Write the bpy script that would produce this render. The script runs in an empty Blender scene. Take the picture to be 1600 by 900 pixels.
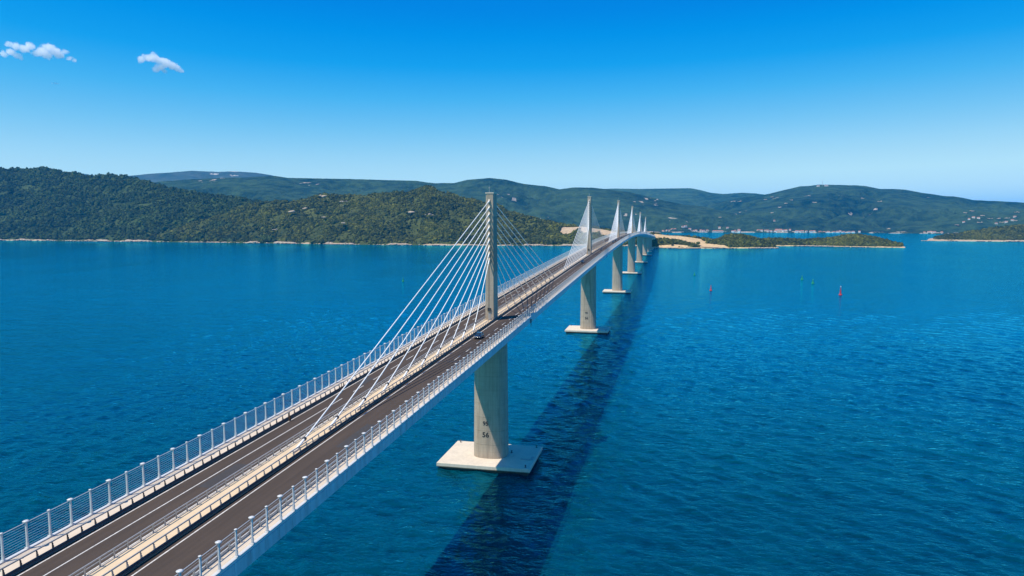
import bpy, math, random
from mathutils import Vector, Matrix, noise, Euler
random.seed(7)
SC = bpy.context.scene
COL = SC.collection

# ------------------------------------------------------------------ camera
cam_data = bpy.data.cameras.new('camera')
cam_data.sensor_width = 36.0
cam_data.lens = 36.0 * 1121.6 / 1600.0
cam_data.clip_start = 1.0
cam_data.clip_end = 90000.0
camera = bpy.data.objects.new('camera', cam_data)
camera.location = (56.76, -225.09, 79.57)
camera.rotation_euler = (math.radians(90) - 0.0944, 0.0, 0.2175)
COL.objects.link(camera)
SC.camera = camera

# ------------------------------------------------------------------ light
SUN_TRAVEL = Vector((0.385, 0.36, -1.0)).normalized()      # the way the sunlight goes
to_sun = -SUN_TRAVEL
sun_el = math.asin(to_sun.z)
sun_az = math.atan2(to_sun.x, to_sun.y)                     # from +Y towards +X
sd = bpy.data.lights.new('sun', 'SUN')
sd.energy = 5.0
sd.angle = math.radians(0.5)
sd.color = (1.0, 0.91, 0.75)
sun = bpy.data.objects.new('sun', sd)
sun.rotation_euler = SUN_TRAVEL.to_track_quat('-Z', 'Y').to_euler()
sun.location = (0, 0, 400)
COL.objects.link(sun)

world = bpy.data.worlds.new('World')
SC.world = world
world.use_nodes = True
wn = world.node_tree
wn.nodes.clear()
w_out = wn.nodes.new('ShaderNodeOutputWorld')
w_bg = wn.nodes.new('ShaderNodeBackground')
w_sky = wn.nodes.new('ShaderNodeTexSky')
w_sky.sky_type = 'NISHITA'
w_sky.sun_disc = False
w_sky.sun_elevation = sun_el
w_sky.sun_rotation = sun_az
w_sky.altitude = 80.0
w_sky.air_density = 1.0
w_sky.dust_density = 0.3
w_sky.ozone_density = 3.0
w_bg.inputs['Strength'].default_value = 0.10
# one even grade over the whole Nishita sky: the deep, polarised blue of the photograph
w_sep = wn.nodes.new('ShaderNodeSeparateColor')
w_key = wn.nodes.new('ShaderNodeMath'); w_key.operation = 'MULTIPLY'; w_key.inputs[1].default_value = 0.1
w_rmp = wn.nodes.new('ShaderNodeValToRGB')
w_mul = wn.nodes.new('ShaderNodeVectorMath'); w_mul.operation = 'SCALE'; w_mul.inputs['Scale'].default_value = 10.0
SKY_GRADE = [(.08, (0, .15, .60)), (0.169, (0.0, 0.21, 0.69)), (0.187, (0.0, 0.259, 0.729)), (0.216, (0.007, 0.32, 0.772)), (0.257, (0.062, 0.422, 0.802)),
             (0.318, (0.184, 0.538, 0.821)), (0.391, (0.344, 0.667, 0.847)), (0.442, (0.445, 0.745, 0.862)), (0.499, (0.542, 0.835, 0.887)), (0.6, (0.596, 0.866, 0.912))]
el = w_rmp.color_ramp.elements
while len(el) < len(SKY_GRADE): el.new(0.5)
for e_, (p_, c_) in zip(el, SKY_GRADE):
    e_.position = p_; e_.color = (*c_, 1)
wn.links.new(w_sky.outputs[0], w_sep.inputs[0]); wn.links.new(w_sep.outputs[0], w_key.inputs[0])
wn.links.new(w_key.outputs[0], w_rmp.inputs[0]); wn.links.new(w_rmp.outputs[0], w_mul.inputs[0])
wn.links.new(w_mul.outputs[0], w_bg.inputs['Color'])
wn.links.new(w_bg.outputs[0], w_out.inputs['Surface'])

SC.view_settings.view_transform = 'Standard'
SC.view_settings.look = 'None'
SC.view_settings.exposure = 0.15
SC.view_settings.gamma = 1.0
SC.render.engine = 'CYCLES'
SC.cycles.max_bounces = 24
SC.cycles.diffuse_bounces = 3
SC.cycles.glossy_bounces = 3
SC.cycles.transmission_bounces = 3
SC.cycles.volume_bounces = 24
SC.cycles.transparent_max_bounces = 12
SC.cycles.use_denoising = True

# ------------------------------------------------------------------ helpers
def tag(o, label=None, cat=None, group=None, kind=None):
    if label: o['label'] = label
    if cat: o['category'] = cat
    if group: o['group'] = group
    if kind: o['kind'] = kind
    return o

ORIGIN = {}
def empty(name, loc, label, cat, group=None):
    e = bpy.data.objects.new(name, None)
    e.empty_display_size = 1.0
    e.location = loc
    COL.objects.link(e)
    ORIGIN[e.name] = Vector(loc)
    return tag(e, label, cat, group)

def origin_of(o):
    return ORIGIN.get(o.name, Vector((0, 0, 0))) if o else Vector((0, 0, 0))

class MB:
    """collects faces in world coordinates"""
    def __init__(self):
        self.v, self.f, self.smooth = [], [], []
    def add(self, verts, faces, smooth=False):
        n = len(self.v)
        self.v += [tuple(p) for p in verts]
        self.f += [tuple(i + n for i in f) for f in faces]
        self.smooth += [smooth] * len(faces)
        return self
    def box(self, c, s, rz=0.0, taper=1.0):
        x, y, z = s[0] / 2, s[1] / 2, s[2] / 2
        vs = []
        for dz in (-1, 1):
            k = taper if dz > 0 else 1.0
            for dx, dy in ((-1, -1), (1, -1), (1, 1), (-1, 1)):
                px, py = dx * x * k, dy * y * k
                vs.append((c[0] + px * math.cos(rz) - py * math.sin(rz), c[1] + px * math.sin(rz) + py * math.cos(rz), c[2] + dz * z))
        return self.add(vs, [(3, 2, 1, 0), (4, 5, 6, 7), (0, 1, 5, 4), (1, 2, 6, 5), (2, 3, 7, 6), (3, 0, 4, 7)])
    def tube(self, p0, p1, r0, r1=None, n=8, caps=True):
        p0, p1 = Vector(p0), Vector(p1)
        r1 = r0 if r1 is None else r1
        d = (p1 - p0).normalized()
        a = d.orthogonal().normalized(); b = d.cross(a)
        vs = []
        for p, r in ((p0, r0), (p1, r1)):
            for i in range(n):
                t = 2 * math.pi * i / n
                vs.append(p + a * (r * math.cos(t)) + b * (r * math.sin(t)))
        fs = [(i, (i + 1) % n, n + (i + 1) % n, n + i) for i in range(n)]
        self.add(vs, fs, True)
        if caps: self.add(vs, [tuple(range(n))[::-1], tuple(range(n, 2 * n))])
        return self
    def lathe(self, c, prof, n=16):
        vs = []
        for r, z in prof:
            for i in range(n):
                t = 2 * math.pi * i / n
                vs.append((c[0] + r * math.cos(t), c[1] + r * math.sin(t), c[2] + z))
        fs = []
        for k in range(len(prof) - 1):
            fs += [(k * n + i, k * n + (i + 1) % n, (k + 1) * n + (i + 1) % n, (k + 1) * n + i) for i in range(n)]
        self.add(vs, fs, True)
        m = (len(prof) - 1) * n
        self.add(vs, [tuple(range(n))[::-1], tuple(range(m, m + n))])
        return self
    def sweep(self, prof, ys, zf, cf, closed=True):
        """profile of (x, z) offsets drawn along the bridge stations"""
        n = len(prof)
        vs = []
        for y in ys:
            zz, cc = zf(y), cf(y)
            vs += [(cc + x, y, zz + z) for x, z in prof]
        fs = []
        m = n if closed else n - 1
        for k in range(len(ys) - 1):
            for i in range(m):
                j = (i + 1) % n
                fs.append((k * n + i, (k + 1) * n + i, (k + 1) * n + j, k * n + j))
        if closed:
            fs.append(tuple(range(n)))
            e = (len(ys) - 1) * n
            fs.append(tuple(range(e, e + n))[::-1])
        return self.add(vs, fs)
    def build(self, name, mat, parent=None, label=None, kind=None):
        me = bpy.data.meshes.new(name)
        o0 = origin_of(parent)
        me.from_pydata([(x - o0.x, y - o0.y, z - o0.z) for x, y, z in self.v], [], self.f)
        me.polygons.foreach_set('use_smooth', self.smooth)
        me.materials.append(mat)
        me.update()
        ob = bpy.data.objects.new(name, me)
        COL.objects.link(ob)
        if parent:
            ob.parent = parent
            ORIGIN[ob.name] = o0
        return tag(ob, label, kind=kind)

def place(name, me, parent, loc, rot=None):
    """another piece that shares the mesh me"""
    ob = bpy.data.objects.new(name, me)
    ob.location = Vector(loc) - origin_of(parent)
    if rot: ob.rotation_euler = rot
    ob.parent = parent
    COL.objects.link(ob)
    return ob

def loose_mesh(name, mb, mat):
    me = bpy.data.meshes.new(name)
    me.from_pydata(mb.v, [], mb.f)
    me.polygons.foreach_set('use_smooth', mb.smooth)
    me.materials.append(mat)
    return me

# ------------------------------------------------------------------ materials
def new_mat(name):
    m = bpy.data.materials.new(name)
    m.use_nodes = True
    nt = m.node_tree
    return m, nt, nt.nodes['Principled BSDF']

def nd(nt, typ, **kw):
    n = nt.nodes.new(typ)
    for k, v in kw.items():
        if k.startswith('in_'):
            n.inputs[k[3:].replace('_', ' ')].default_value = v
        else:
            setattr(n, k, v)
    return n

def ramp(nt, fac, stops):
    r = nt.nodes.new('ShaderNodeValToRGB')
    el = r.color_ramp.elements
    while len(el) < len(stops): el.new(0.5)
    for e, (p, c) in zip(el, stops):
        e.position = p
        e.color = (c[0], c[1], c[2], 1) if not isinstance(c, (int, float)) else (c, c, c, 1)
    nt.links.new(fac, r.inputs[0])
    return r.outputs[0]

def noise_node(nt, vec, scale, detail=4, rough=0.55):
    n = nd(nt, 'ShaderNodeTexNoise')
    n.inputs['Scale'].default_value = scale
    n.inputs['Detail'].default_value = detail
    n.inputs['Roughness'].default_value = rough
    nt.links.new(vec, n.inputs['Vector'])
    return n.outputs['Fac']

def geo_pos(nt, scale=(1, 1, 1), rot=(0, 0, 0)):
    g = nd(nt, 'ShaderNodeNewGeometry')
    m = nd(nt, 'ShaderNodeMapping')
    m.inputs['Scale'].default_value = scale
    m.inputs['Rotation'].default_value = rot
    nt.links.new(g.outputs['Position'], m.inputs['Vector'])
    return m.outputs[0]

def mixc(nt, fac, a, b, typ='MIX'):
    m = nd(nt, 'ShaderNodeMix', data_type='RGBA', blend_type=typ)
    for s, v in ((0, fac), (6, a), (7, b)):
        if hasattr(v, 'is_linked') or hasattr(v, 'links'):
            nt.links.new(v, m.inputs[s])
        else:
            m.inputs[s].default_value = v if s == 0 else (v[0], v[1], v[2], 1)
    return m.outputs[2]

def simple(name, col, rough=0.6, metal=0.0, var=0.12, scale=1.5, stretch=(1, 1, 1), bump=0.0, coat=0.0):
    m, nt, b = new_mat(name)
    p = geo_pos(nt, stretch)
    f = noise_node(nt, p, scale, 5)
    lo = [c * (1 - var) for c in col]; hi = [min(1, c * (1 + var)) for c in col]
    nt.links.new(ramp(nt, f, [(0.3, lo), (0.7, hi)]), b.inputs['Base Color'])
    b.inputs['Roughness'].default_value = rough
    b.inputs['Metallic'].default_value = metal
    if coat: b.inputs['Coat Weight'].default_value = coat
    if bump:
        bp = nd(nt, 'ShaderNodeBump'); bp.inputs['Strength'].default_value = bump; bp.inputs['Distance'].default_value = 0.05
        nt.links.new(f, bp.inputs['Height']); nt.links.new(bp.outputs[0], b.inputs['Normal'])
    return m

def concrete(name, col, streak=0.25, forms=False):
    m, nt, b = new_mat(name)
    f1 = noise_node(nt, geo_pos(nt, (1, 1, 0.12)), 1.3, 6, 0.6)     # rain streaks
    f2 = noise_node(nt, geo_pos(nt), 0.35, 4)                       # broad patches
    f3 = noise_node(nt, geo_pos(nt), 9.0, 3)                        # fine grain
    c = ramp(nt, f1, [(0.25, [x * (1 - streak) for x in col]), (0.6, col)])
    c = mixc(nt, 0.5, c, ramp(nt, f2, [(0.3, [x * 0.78 for x in col]), (0.7, [min(1, x * 1.08) for x in col])]))
    c = mixc(nt, 0.25, c, ramp(nt, f3, [(0.3, [x * 0.8 for x in col]), (0.7, col)]))
    if forms:                                    # seams left by the formwork boards, run-off under them
        g = nd(nt, 'ShaderNodeNewGeometry'); sp = nd(nt, 'ShaderNodeSeparateXYZ'); nt.links.new(g.outputs['Position'], sp.inputs[0])
        for ax, per, off, wd in ((0, 2.2, 0.3, 0.045), (1, 2.4, 0.1, 0.04), (2, 1.55, 0.2, 0.03)):
            q = nd(nt, 'ShaderNodeMath', operation='MULTIPLY_ADD'); q.inputs[1].default_value = 1 / per; q.inputs[2].default_value = off
            nt.links.new(sp.outputs[ax], q.inputs[0])
            fr = nd(nt, 'ShaderNodeMath', operation='FRACT'); nt.links.new(q.outputs[0], fr.inputs[0])
            lt = nd(nt, 'ShaderNodeMath', operation='LESS_THAN'); lt.inputs[1].default_value = wd; nt.links.new(fr.outputs[0], lt.inputs[0])
            k = nd(nt, 'ShaderNodeMath', operation='MULTIPLY'); k.inputs[1].default_value = 0.45; nt.links.new(lt.outputs[0], k.inputs[0])
            c = mixc(nt, k.outputs[0], c, [x * 0.4 for x in col])
        f4 = noise_node(nt, geo_pos(nt, (0.7, 0.7, 0.05)), 1.0, 5, 0.7)
        c = mixc(nt, ramp(nt, f4, [(0.52, 0.0), (0.66, 0.55)]), c, [x * 0.45 for x in col])
    nt.links.new(c, b.inputs['Base Color'])
    b.inputs['Roughness'].default_value = 0.85
    bp = nd(nt, 'ShaderNodeBump'); bp.inputs['Strength'].default_value = 0.3; bp.inputs['Distance'].default_value = 0.03
    nt.links.new(f3, bp.inputs['Height']); nt.links.new(bp.outputs[0], b.inputs['Normal'])
    return m

M = {}
M['concrete'] = concrete('concrete', (0.44, 0.35, 0.262), 0.48, True)
M['corbel'] = concrete('corbel_concrete', (0.50, 0.43, 0.35), 0.2)
M['pale_concrete'] = concrete('pale_concrete', (0.68, 0.58, 0.46), 0.32)
M['median'] = concrete('median_concrete', (0.66, 0.50, 0.32), 0.15)
M['walkway'] = concrete('walkway_concrete', (0.62, 0.51, 0.39), 0.15)
M['girder'] = simple('painted_girder', (0.43, 0.48, 0.51), 0.5, 0.0, 0.20, 1.1, (1, 1, 0.12))
M['white'] = simple('white_painted_steel', (0.56, 0.55, 0.54), 0.4, 0.0, 0.06, 2.0)
M['cable'] = simple('white_cable_sheath', (0.82, 0.80, 0.76), 0.35, 0.0, 0.04, 0.6)
M['galv'] = simple('galvanised_steel', (0.36, 0.35, 0.34), 0.5, 0.4, 0.15, 3.0)
M['dark_steel'] = simple('dark_grey_steel', (0.06, 0.06, 0.065), 0.5, 0.3, 0.2, 3.0)  # also paints in the shade of two guard rail beams
M['shadow_brown'] = simple('dark_brown_shadow', (0.05, 0.025, 0.015), 0.6, 0.0, 0.2, 3.0)  # stands in for cast shadow beside the left rail
M['paint'] = simple('road_marking_paint', (0.58, 0.55, 0.51), 0.7, 0.0, 0.25, 2.5)
M['ink'] = simple('black_stencil_paint', (0.02, 0.02, 0.02), 0.7, 0.0, 0.3, 8.0)
M['wet_shade'] = concrete('wet_shade_concrete', (0.05, 0.05, 0.045), 0.4)  # wet concrete, darkened further to paint in the shade under the slab
M['tide'] = concrete('tide_stained_concrete', (0.13, 0.13, 0.09), 0.5)
M['black'] = simple('black_rubber', (0.012, 0.012, 0.013), 0.7, 0.0, 0.2, 4.0)
M['red'] = simple('red_buoy_paint', (0.55, 0.015, 0.012), 0.45, 0.0, 0.12, 1.0)
M['green'] = simple('green_buoy_paint', (0.0, 0.22, 0.10), 0.45, 0.0, 0.12, 1.0)
M['house_wall'] = simple('lime_wall', (0.74, 0.68, 0.62), 0.9, 0.0, 0.1, 0.2)
M['house_wall_warm'] = simple('warm_plaster', (0.62, 0.47, 0.38), 0.9, 0.0, 0.1, 0.2)
M['roof_tile'] = simple('terracotta_tiles', (0.42, 0.17, 0.10), 0.9, 0.0, 0.2, 0.4)
M['window'] = simple('dark_window', (0.03, 0.035, 0.04), 0.2, 0.0, 0.1, 1.0)
M['rock'] = concrete('shore_rock', (0.46, 0.34, 0.24), 0.35)
M['pale_rock'] = concrete('pale_rock', (0.46, 0.35, 0.25), 0.35)
M['bark'] = simple('bark', (0.09, 0.065, 0.045), 0.9, 0.0, 0.2, 1.5)

def asphalt():
    m, nt, b = new_mat('asphalt')
    f1 = noise_node(nt, geo_pos(nt, (1.6, 0.012, 1)), 1.0, 5, 0.6)   # wheel tracks and paving lanes
    f2 = noise_node(nt, geo_pos(nt, (1, 0.25, 1)), 0.5, 5)
    f3 = noise_node(nt, geo_pos(nt), 14.0, 2)
    c = ramp(nt, f1, [(0.3, (0.046, 0.032, 0.025)), (0.7, (0.082, 0.056, 0.041))])
    c = mixc(nt, 0.35, c, ramp(nt, f2, [(0.3, (0.040, 0.029, 0.023)), (0.7, (0.088, 0.062, 0.046))]))
    c = mixc(nt, 0.3, c, ramp(nt, f3, [(0.3, (0.04, 0.034, 0.030)), (0.7, (0.10, 0.085, 0.076))]))
    nt.links.new(c, b.inputs['Base Color'])
    b.inputs['Roughness'].default_value = 0.95
    b.inputs['Specular IOR Level'].default_value = 0.2
    bp = nd(nt, 'ShaderNodeBump'); bp.inputs['Strength'].default_value = 0.3; bp.inputs['Distance'].default_value = 0.02
    nt.links.new(f3, bp.inputs['Height']); nt.links.new(bp.outputs[0], b.inputs['Normal'])
    return m
M['asphalt'] = asphalt()
M['patch'] = simple('asphalt_repair', (0.042, 0.036, 0.033), 0.85, 0.0, 0.15, 2.0)

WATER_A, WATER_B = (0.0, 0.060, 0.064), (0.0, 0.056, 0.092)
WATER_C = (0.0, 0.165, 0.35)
def water():
    m, nt, b = new_mat('sea_water')
    # wind waves in several families: long crests, chop and fine ripples
    def waves(fams):
        h = None
        for rot, sx, sy, sc, det, amp in fams:
            f = noise_node(nt, geo_pos(nt, (sx, sy, 1), (0, 0, rot)), sc, det, 0.6)
            mu = nd(nt, 'ShaderNodeMath', operation='MULTIPLY'); mu.inputs[1].default_value = amp
            nt.links.new(f, mu.inputs[0])
            if h is None: h = mu.outputs[0]
            else:
                ad = nd(nt, 'ShaderNodeMath', operation='ADD')
                nt.links.new(h, ad.inputs[0]); nt.links.new(mu.outputs[0], ad.inputs[1]); h = ad.outputs[0]
        return h
    gust = noise_node(nt, geo_pos(nt, (1, 0.5, 1), (0, 0, 0.5)), 0.008, 3, 0.6)      # calmer and rougher patches
    gs = nd(nt, 'ShaderNodeMapRange'); gs.inputs['From Min'].default_value = 0.35; gs.inputs['From Max'].default_value = 0.65
    gs.inputs['To Min'].default_value = 0.65; gs.inputs['To Max'].default_value = 1.0
    nt.links.new(gust, gs.inputs[0])
    def bump(h, dist):
        bp = nd(nt, 'ShaderNodeBump'); bp.inputs['Distance'].default_value = dist
        nt.links.new(gs.outputs[0], bp.inputs['Strength']); nt.links.new(h, bp.inputs['Height'])
        return bp
    hh = waves(((1.0, 0.50, 1.0, 0.36, 3, 0.75), (0.8, 0.38, 1.0, 0.12, 3, 1.4), (0.15, 0.6, 1.0, 0.75, 3, 0.34), (0.6, 0.5, 1.0, 0.04, 2, 1.6)))
    bp = bump(hh, 0.8)
    bpd = bump(hh, 1.6)
    # tint at random: patches of greener and bluer water
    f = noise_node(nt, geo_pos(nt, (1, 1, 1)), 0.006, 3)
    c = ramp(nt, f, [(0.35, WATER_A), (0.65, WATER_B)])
    # painted falloff: water brightened with distance, standing in for reflected sky
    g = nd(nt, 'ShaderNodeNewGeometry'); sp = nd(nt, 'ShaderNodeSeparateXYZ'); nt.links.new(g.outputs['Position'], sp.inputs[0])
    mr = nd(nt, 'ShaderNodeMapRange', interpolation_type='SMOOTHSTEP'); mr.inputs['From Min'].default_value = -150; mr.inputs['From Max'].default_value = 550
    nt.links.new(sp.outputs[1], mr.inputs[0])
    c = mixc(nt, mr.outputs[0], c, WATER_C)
    # ripple shading painted into the colour: troughs darkened, thin crest lines lighter
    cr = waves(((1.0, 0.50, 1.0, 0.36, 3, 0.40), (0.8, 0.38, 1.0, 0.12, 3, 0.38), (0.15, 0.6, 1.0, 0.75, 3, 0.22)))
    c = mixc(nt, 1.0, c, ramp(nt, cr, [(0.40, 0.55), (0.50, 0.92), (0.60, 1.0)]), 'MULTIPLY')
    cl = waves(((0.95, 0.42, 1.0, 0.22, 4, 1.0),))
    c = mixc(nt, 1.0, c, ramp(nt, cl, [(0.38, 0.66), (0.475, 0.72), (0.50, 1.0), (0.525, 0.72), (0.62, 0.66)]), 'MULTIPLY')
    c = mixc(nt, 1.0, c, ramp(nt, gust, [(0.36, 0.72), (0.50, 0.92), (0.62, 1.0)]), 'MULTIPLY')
    nt.nodes.remove(b)
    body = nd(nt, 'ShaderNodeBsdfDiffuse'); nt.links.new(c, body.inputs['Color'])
    gloss = nd(nt, 'ShaderNodeBsdfGlossy'); gloss.inputs['Color'].default_value = (0.10, 0.84, 1.0, 1); gloss.inputs['Roughness'].default_value = 0.07
    fr = nd(nt, 'ShaderNodeFresnel'); fr.inputs['IOR'].default_value = 1.5
    nt.links.new(bp.outputs[0], gloss.inputs['Normal']); nt.links.new(bp.outputs[0], fr.inputs['Normal'])
    nt.links.new(bpd.outputs[0], body.inputs['Normal'])
    mx = nd(nt, 'ShaderNodeMixShader')
    nt.links.new(fr.outputs[0], mx.inputs[0]); nt.links.new(body.outputs[0], mx.inputs[1]); nt.links.new(gloss.outputs[0], mx.inputs[2])
    nt.links.new(mx.outputs[0], nt.nodes['Material Output'].inputs['Surface'])
    return m
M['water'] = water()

# ------------------------------------------------------------------ bridge alignment
def zdeck(y):
    def p(t):
        u = (t - 676.65) / 700.0
        return 60.39 - 17.5 * u * u + 3.863 * u ** 4
    if y > 1425: return p(1425) - (y - 1425) * 0.0285
    if y < -230: return p(-230) + (y + 230) * 0.02
    return p(y)
def zero(y): return 0.0
def mc(y):                       # centre line of the median strip
    return 0.4 + (0.75 * min(1.0, -y / 165.0) if y < 0 else 0.0)
Y0, Y1 = -262.0, 1908.0
def stations(a, b, d=6.0):
    n = max(1, int(math.ceil((b - a) / d)))
    return [a + (b - a) * i / n for i in range(n + 1)]
STN = stations(Y0, Y1)

# ------------------------------------------------------------------ setting: water, hills
import numpy as np
def axis(fine0, fine1, step, grow, far0, far1, back):
    """stations that are close together between fine0 and fine1 and spread out to the horizon"""
    a = list(np.arange(fine0, fine1, step)); d = step
    while a[-1] < far1: d *= grow; a.append(min(far1, a[-1] + d))
    d = step
    while a[0] > far0: d *= back; a.insert(0, max(far0, a[0] - d))
    return np.array(a)
R = 45000.0
wx, wy = axis(-190.0, 320.0, 0.95, 1.03, -R, R, 1.03), axis(-140.0, 200.0, 0.8, 1.012, -R, R, 1.16)
GX, GY = np.meshgrid(wx, wy, indexing='ij')
sp = np.maximum(np.gradient(wx)[:, None], np.gradient(wy)[None, :])
rng = np.random.RandomState(4)
H = np.zeros_like(GX)
for k in range(90):
    lam = 2.3 * (15.0 / 2.3) ** (rng.rand() ** 1.2)
    th = math.radians(38.0 + rng.normal() * 32.0)              # the way this wave runs
    amp = 0.0042 * lam ** 0.85
    q = 2 * math.pi / lam
    H += amp * np.clip((lam / sp - 2.4) / 2.0, 0, 1) * np.sin(q * (GX * math.cos(th) + GY * math.sin(th)) + rng.rand() * 6.283)
H = H + 0.9 * H * H - 0.01
nx, ny = len(wx), len(wy)
me = bpy.data.meshes.new('water')
co = np.stack([GX, GY, H], -1).reshape(-1, 3).astype(np.float32)
ii, jj = np.meshgrid(np.arange(nx - 1), np.arange(ny - 1), indexing='ij')
v0 = (ii * ny + jj).ravel()
quads = np.stack([v0, v0 + ny, v0 + ny + 1, v0 + 1], -1).astype(np.int32)
me.vertices.add(len(co)); me.vertices.foreach_set('co', co.ravel())
me.loops.add(quads.size); me.loops.foreach_set('vertex_index', quads.ravel())
me.polygons.add(len(quads)); me.polygons.foreach_set('loop_start', np.arange(0, quads.size, 4, dtype=np.int32))
me.polygons.foreach_set('use_smooth', np.ones(len(quads), dtype=bool))
me.update(calc_edges=True)
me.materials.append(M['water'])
wo = bpy.data.objects.new('water', me); COL.objects.link(wo)
tag(wo, kind='structure')

def hill_material(name, dark, light, bare, scale, bump):
    m, nt, b = new_mat(name)
    f = noise_node(nt, geo_pos(nt, (1, 1, 1.6)), scale, 6, 0.65)
    g = noise_node(nt, geo_pos(nt, (1, 1, 1)), scale * 0.12, 4, 0.6)
    c = ramp(nt, f, [(0.41, dark), (0.60, light)])
    c2 = ramp(nt, g, [(0.38, [x * 0.7 for x in dark]), (0.62, [x * 1.15 for x in light])])
    c = mixc(nt, 0.45, c, c2)
    at = nd(nt, 'ShaderNodeAttribute', attribute_name='bare')
    nz = noise_node(nt, geo_pos(nt), scale * 1.6, 5, 0.7)
    ad = nd(nt, 'ShaderNodeMath', operation='ADD'); nt.links.new(at.outputs['Fac'], ad.inputs[0]); nt.links.new(nz, ad.inputs[1])
    mk = ramp(nt, ad.outputs[0], [(0.92, 0.0), (1.0, 1.0)])
    g2 = noise_node(nt, geo_pos(nt), 0.15, 5)
    bc = ramp(nt, g2, [(0.3, [x * 0.75 for x in bare]), (0.7, [x * 1.2 for x in bare])])
    nt.links.new(mixc(nt, mk, c, bc), b.inputs['Base Color'])
    b.inputs['Roughness'].default_value = 1.0
    b.inputs['Specular IOR Level'].default_value = 0.1
    bp = nd(nt, 'ShaderNodeBump'); bp.inputs['Strength'].default_value = 1.0; bp.inputs['Distance'].default_value = bump
    nt.links.new(f, bp.inputs['Height']); nt.links.new(bp.outputs[0], b.inputs['Normal'])
    return m

def fbm(x, y, o=4):
    s, a, k = 0.0, 1.0, 1.0
    for _ in range(o):
        s += a * noise.noise(Vector((x * k, y * k, 3.7 * k))); a *= 0.5; k *= 2.05
    return s

def hill(name, rows, mat, cols, nt_, feat, rough, bare_fn=None, shore=3.0, jag=0.0, power=0.8, back=10, ridge=0.35):
    """a hill mass between a shoreline and its crest; rows are measured stations of shore, crest and back"""
    acc = [0.0]
    for a, b in zip(rows, rows[1:]): acc.append(acc[-1] + math.hypot(b[2] - a[2], b[3] - a[3]) + 1e-3)
    grid = []
    k = 0
    for i in range(cols + 1):
        s = acc[-1] * i / cols
        while k < len(rows) - 2 and acc[k + 1] < s: k += 1
        t = (s - acc[k]) / (acc[k + 1] - acc[k])
        a, b = rows[k], rows[k + 1]
        r = [a[j] + (b[j] - a[j]) * t for j in range(7)]
        # soften the polyline of crest heights
        line = []
        if jag:
            q = jag * (fbm(r[0] / 60.0, r[1] / 60.0, 4))
            r[1] += q
        for j in range(nt_ + back + 1):
            v = j / nt_
            if v <= 1:
                x = r[0] + (r[2] - r[0]) * v; y = r[1] + (r[3] - r[1]) * v
                z = r[4] * (1 - (1 - v) ** (1 + power)) ** 1.0
                z *= 0.35 + 0.65 * v ** 0.5 if v > 0 else 1
                env = min(1, v * 5) * min(1, (1 - v) * 4 + 0.04)
                n1 = fbm(x / feat, y / feat, 5)
                z += n1 * rough * env + fbm(x / 60.0, y / 60.0, 3) * rough * 0.10 * min(1, v * 6) * min(1, (1 - v) * 8 + 0.15) - ridge * (1 - abs(noise.noise(Vector((x / feat * 1.6, y / feat * 1.6, 7.0)))) * 2.2) * rough * env
                z = min(z, r[4] * (0.10 + 0.90 * v))
                z = max(z, shore * (0.4 + 0.9 * abs(noise.noise(Vector((x / 25.0, y / 25.0, 0))))) * 2) if j >= 1 else -3.0
                if r[4] < shore * 2: z = min(z, max(r[4], -3.0)) if j >= 1 else -3.0
            else:
                w = (v - 1) / (back / nt_)
                x = r[2] + (r[5] - r[2]) * w; y = r[3] + (r[6] - r[3]) * w
                z = r[4] * (1 - w ** 1.5) - 4 * w + 0.3 * fbm(x / feat, y / feat, 3) * rough * min(1, w * 3) * (1 - w)
                if w > 0: z = min(z, r[4] - 1.0)
            line.append((x, y, z))
        grid.append(line)
    mm = nt_ + back + 1
    me = bpy.data.meshes.new(name)
    vv = [p for l in grid for p in l]
    ff = [(i * mm + j, (i + 1) * mm + j, (i + 1) * mm + j + 1, i * mm + j + 1) for i in range(cols) for j in range(mm - 1)]
    me.from_pydata(vv, [], ff)
    me.polygons.foreach_set('use_smooth', [True] * len(ff))
    at = me.attributes.new('bare', 'FLOAT', 'POINT')
    vals = []
    for x, y, z in vv:
        bz = (0.75 if z < shore * 1.5 else (0.45 if z < shore * 2.2 else 0.0)) * (0.55 + 0.9 * noise.noise(Vector((x / 70.0, y / 70.0, 2.0))) if rough > 20 else 1.0)
        if bare_fn: bz = max(bz, bare_fn(x, y, z))
        vals.append(bz)
    at.data.foreach_set('value', vals)
    me.materials.append(mat)
    ob = bpy.data.objects.new(name, me)
    COL.objects.link(ob)
    tag(ob, kind='structure')
    return grid, vals, mm

def blob(x, y, cx, cy, rx, ry, rot=0.0):
    dx, dy = x - cx, y - cy
    c, s = math.cos(rot), math.sin(rot)
    u, v = (dx * c + dy * s) / rx, (-dx * s + dy * c) / ry
    return max(0.0, 1.0 - (u * u + v * v))

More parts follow.
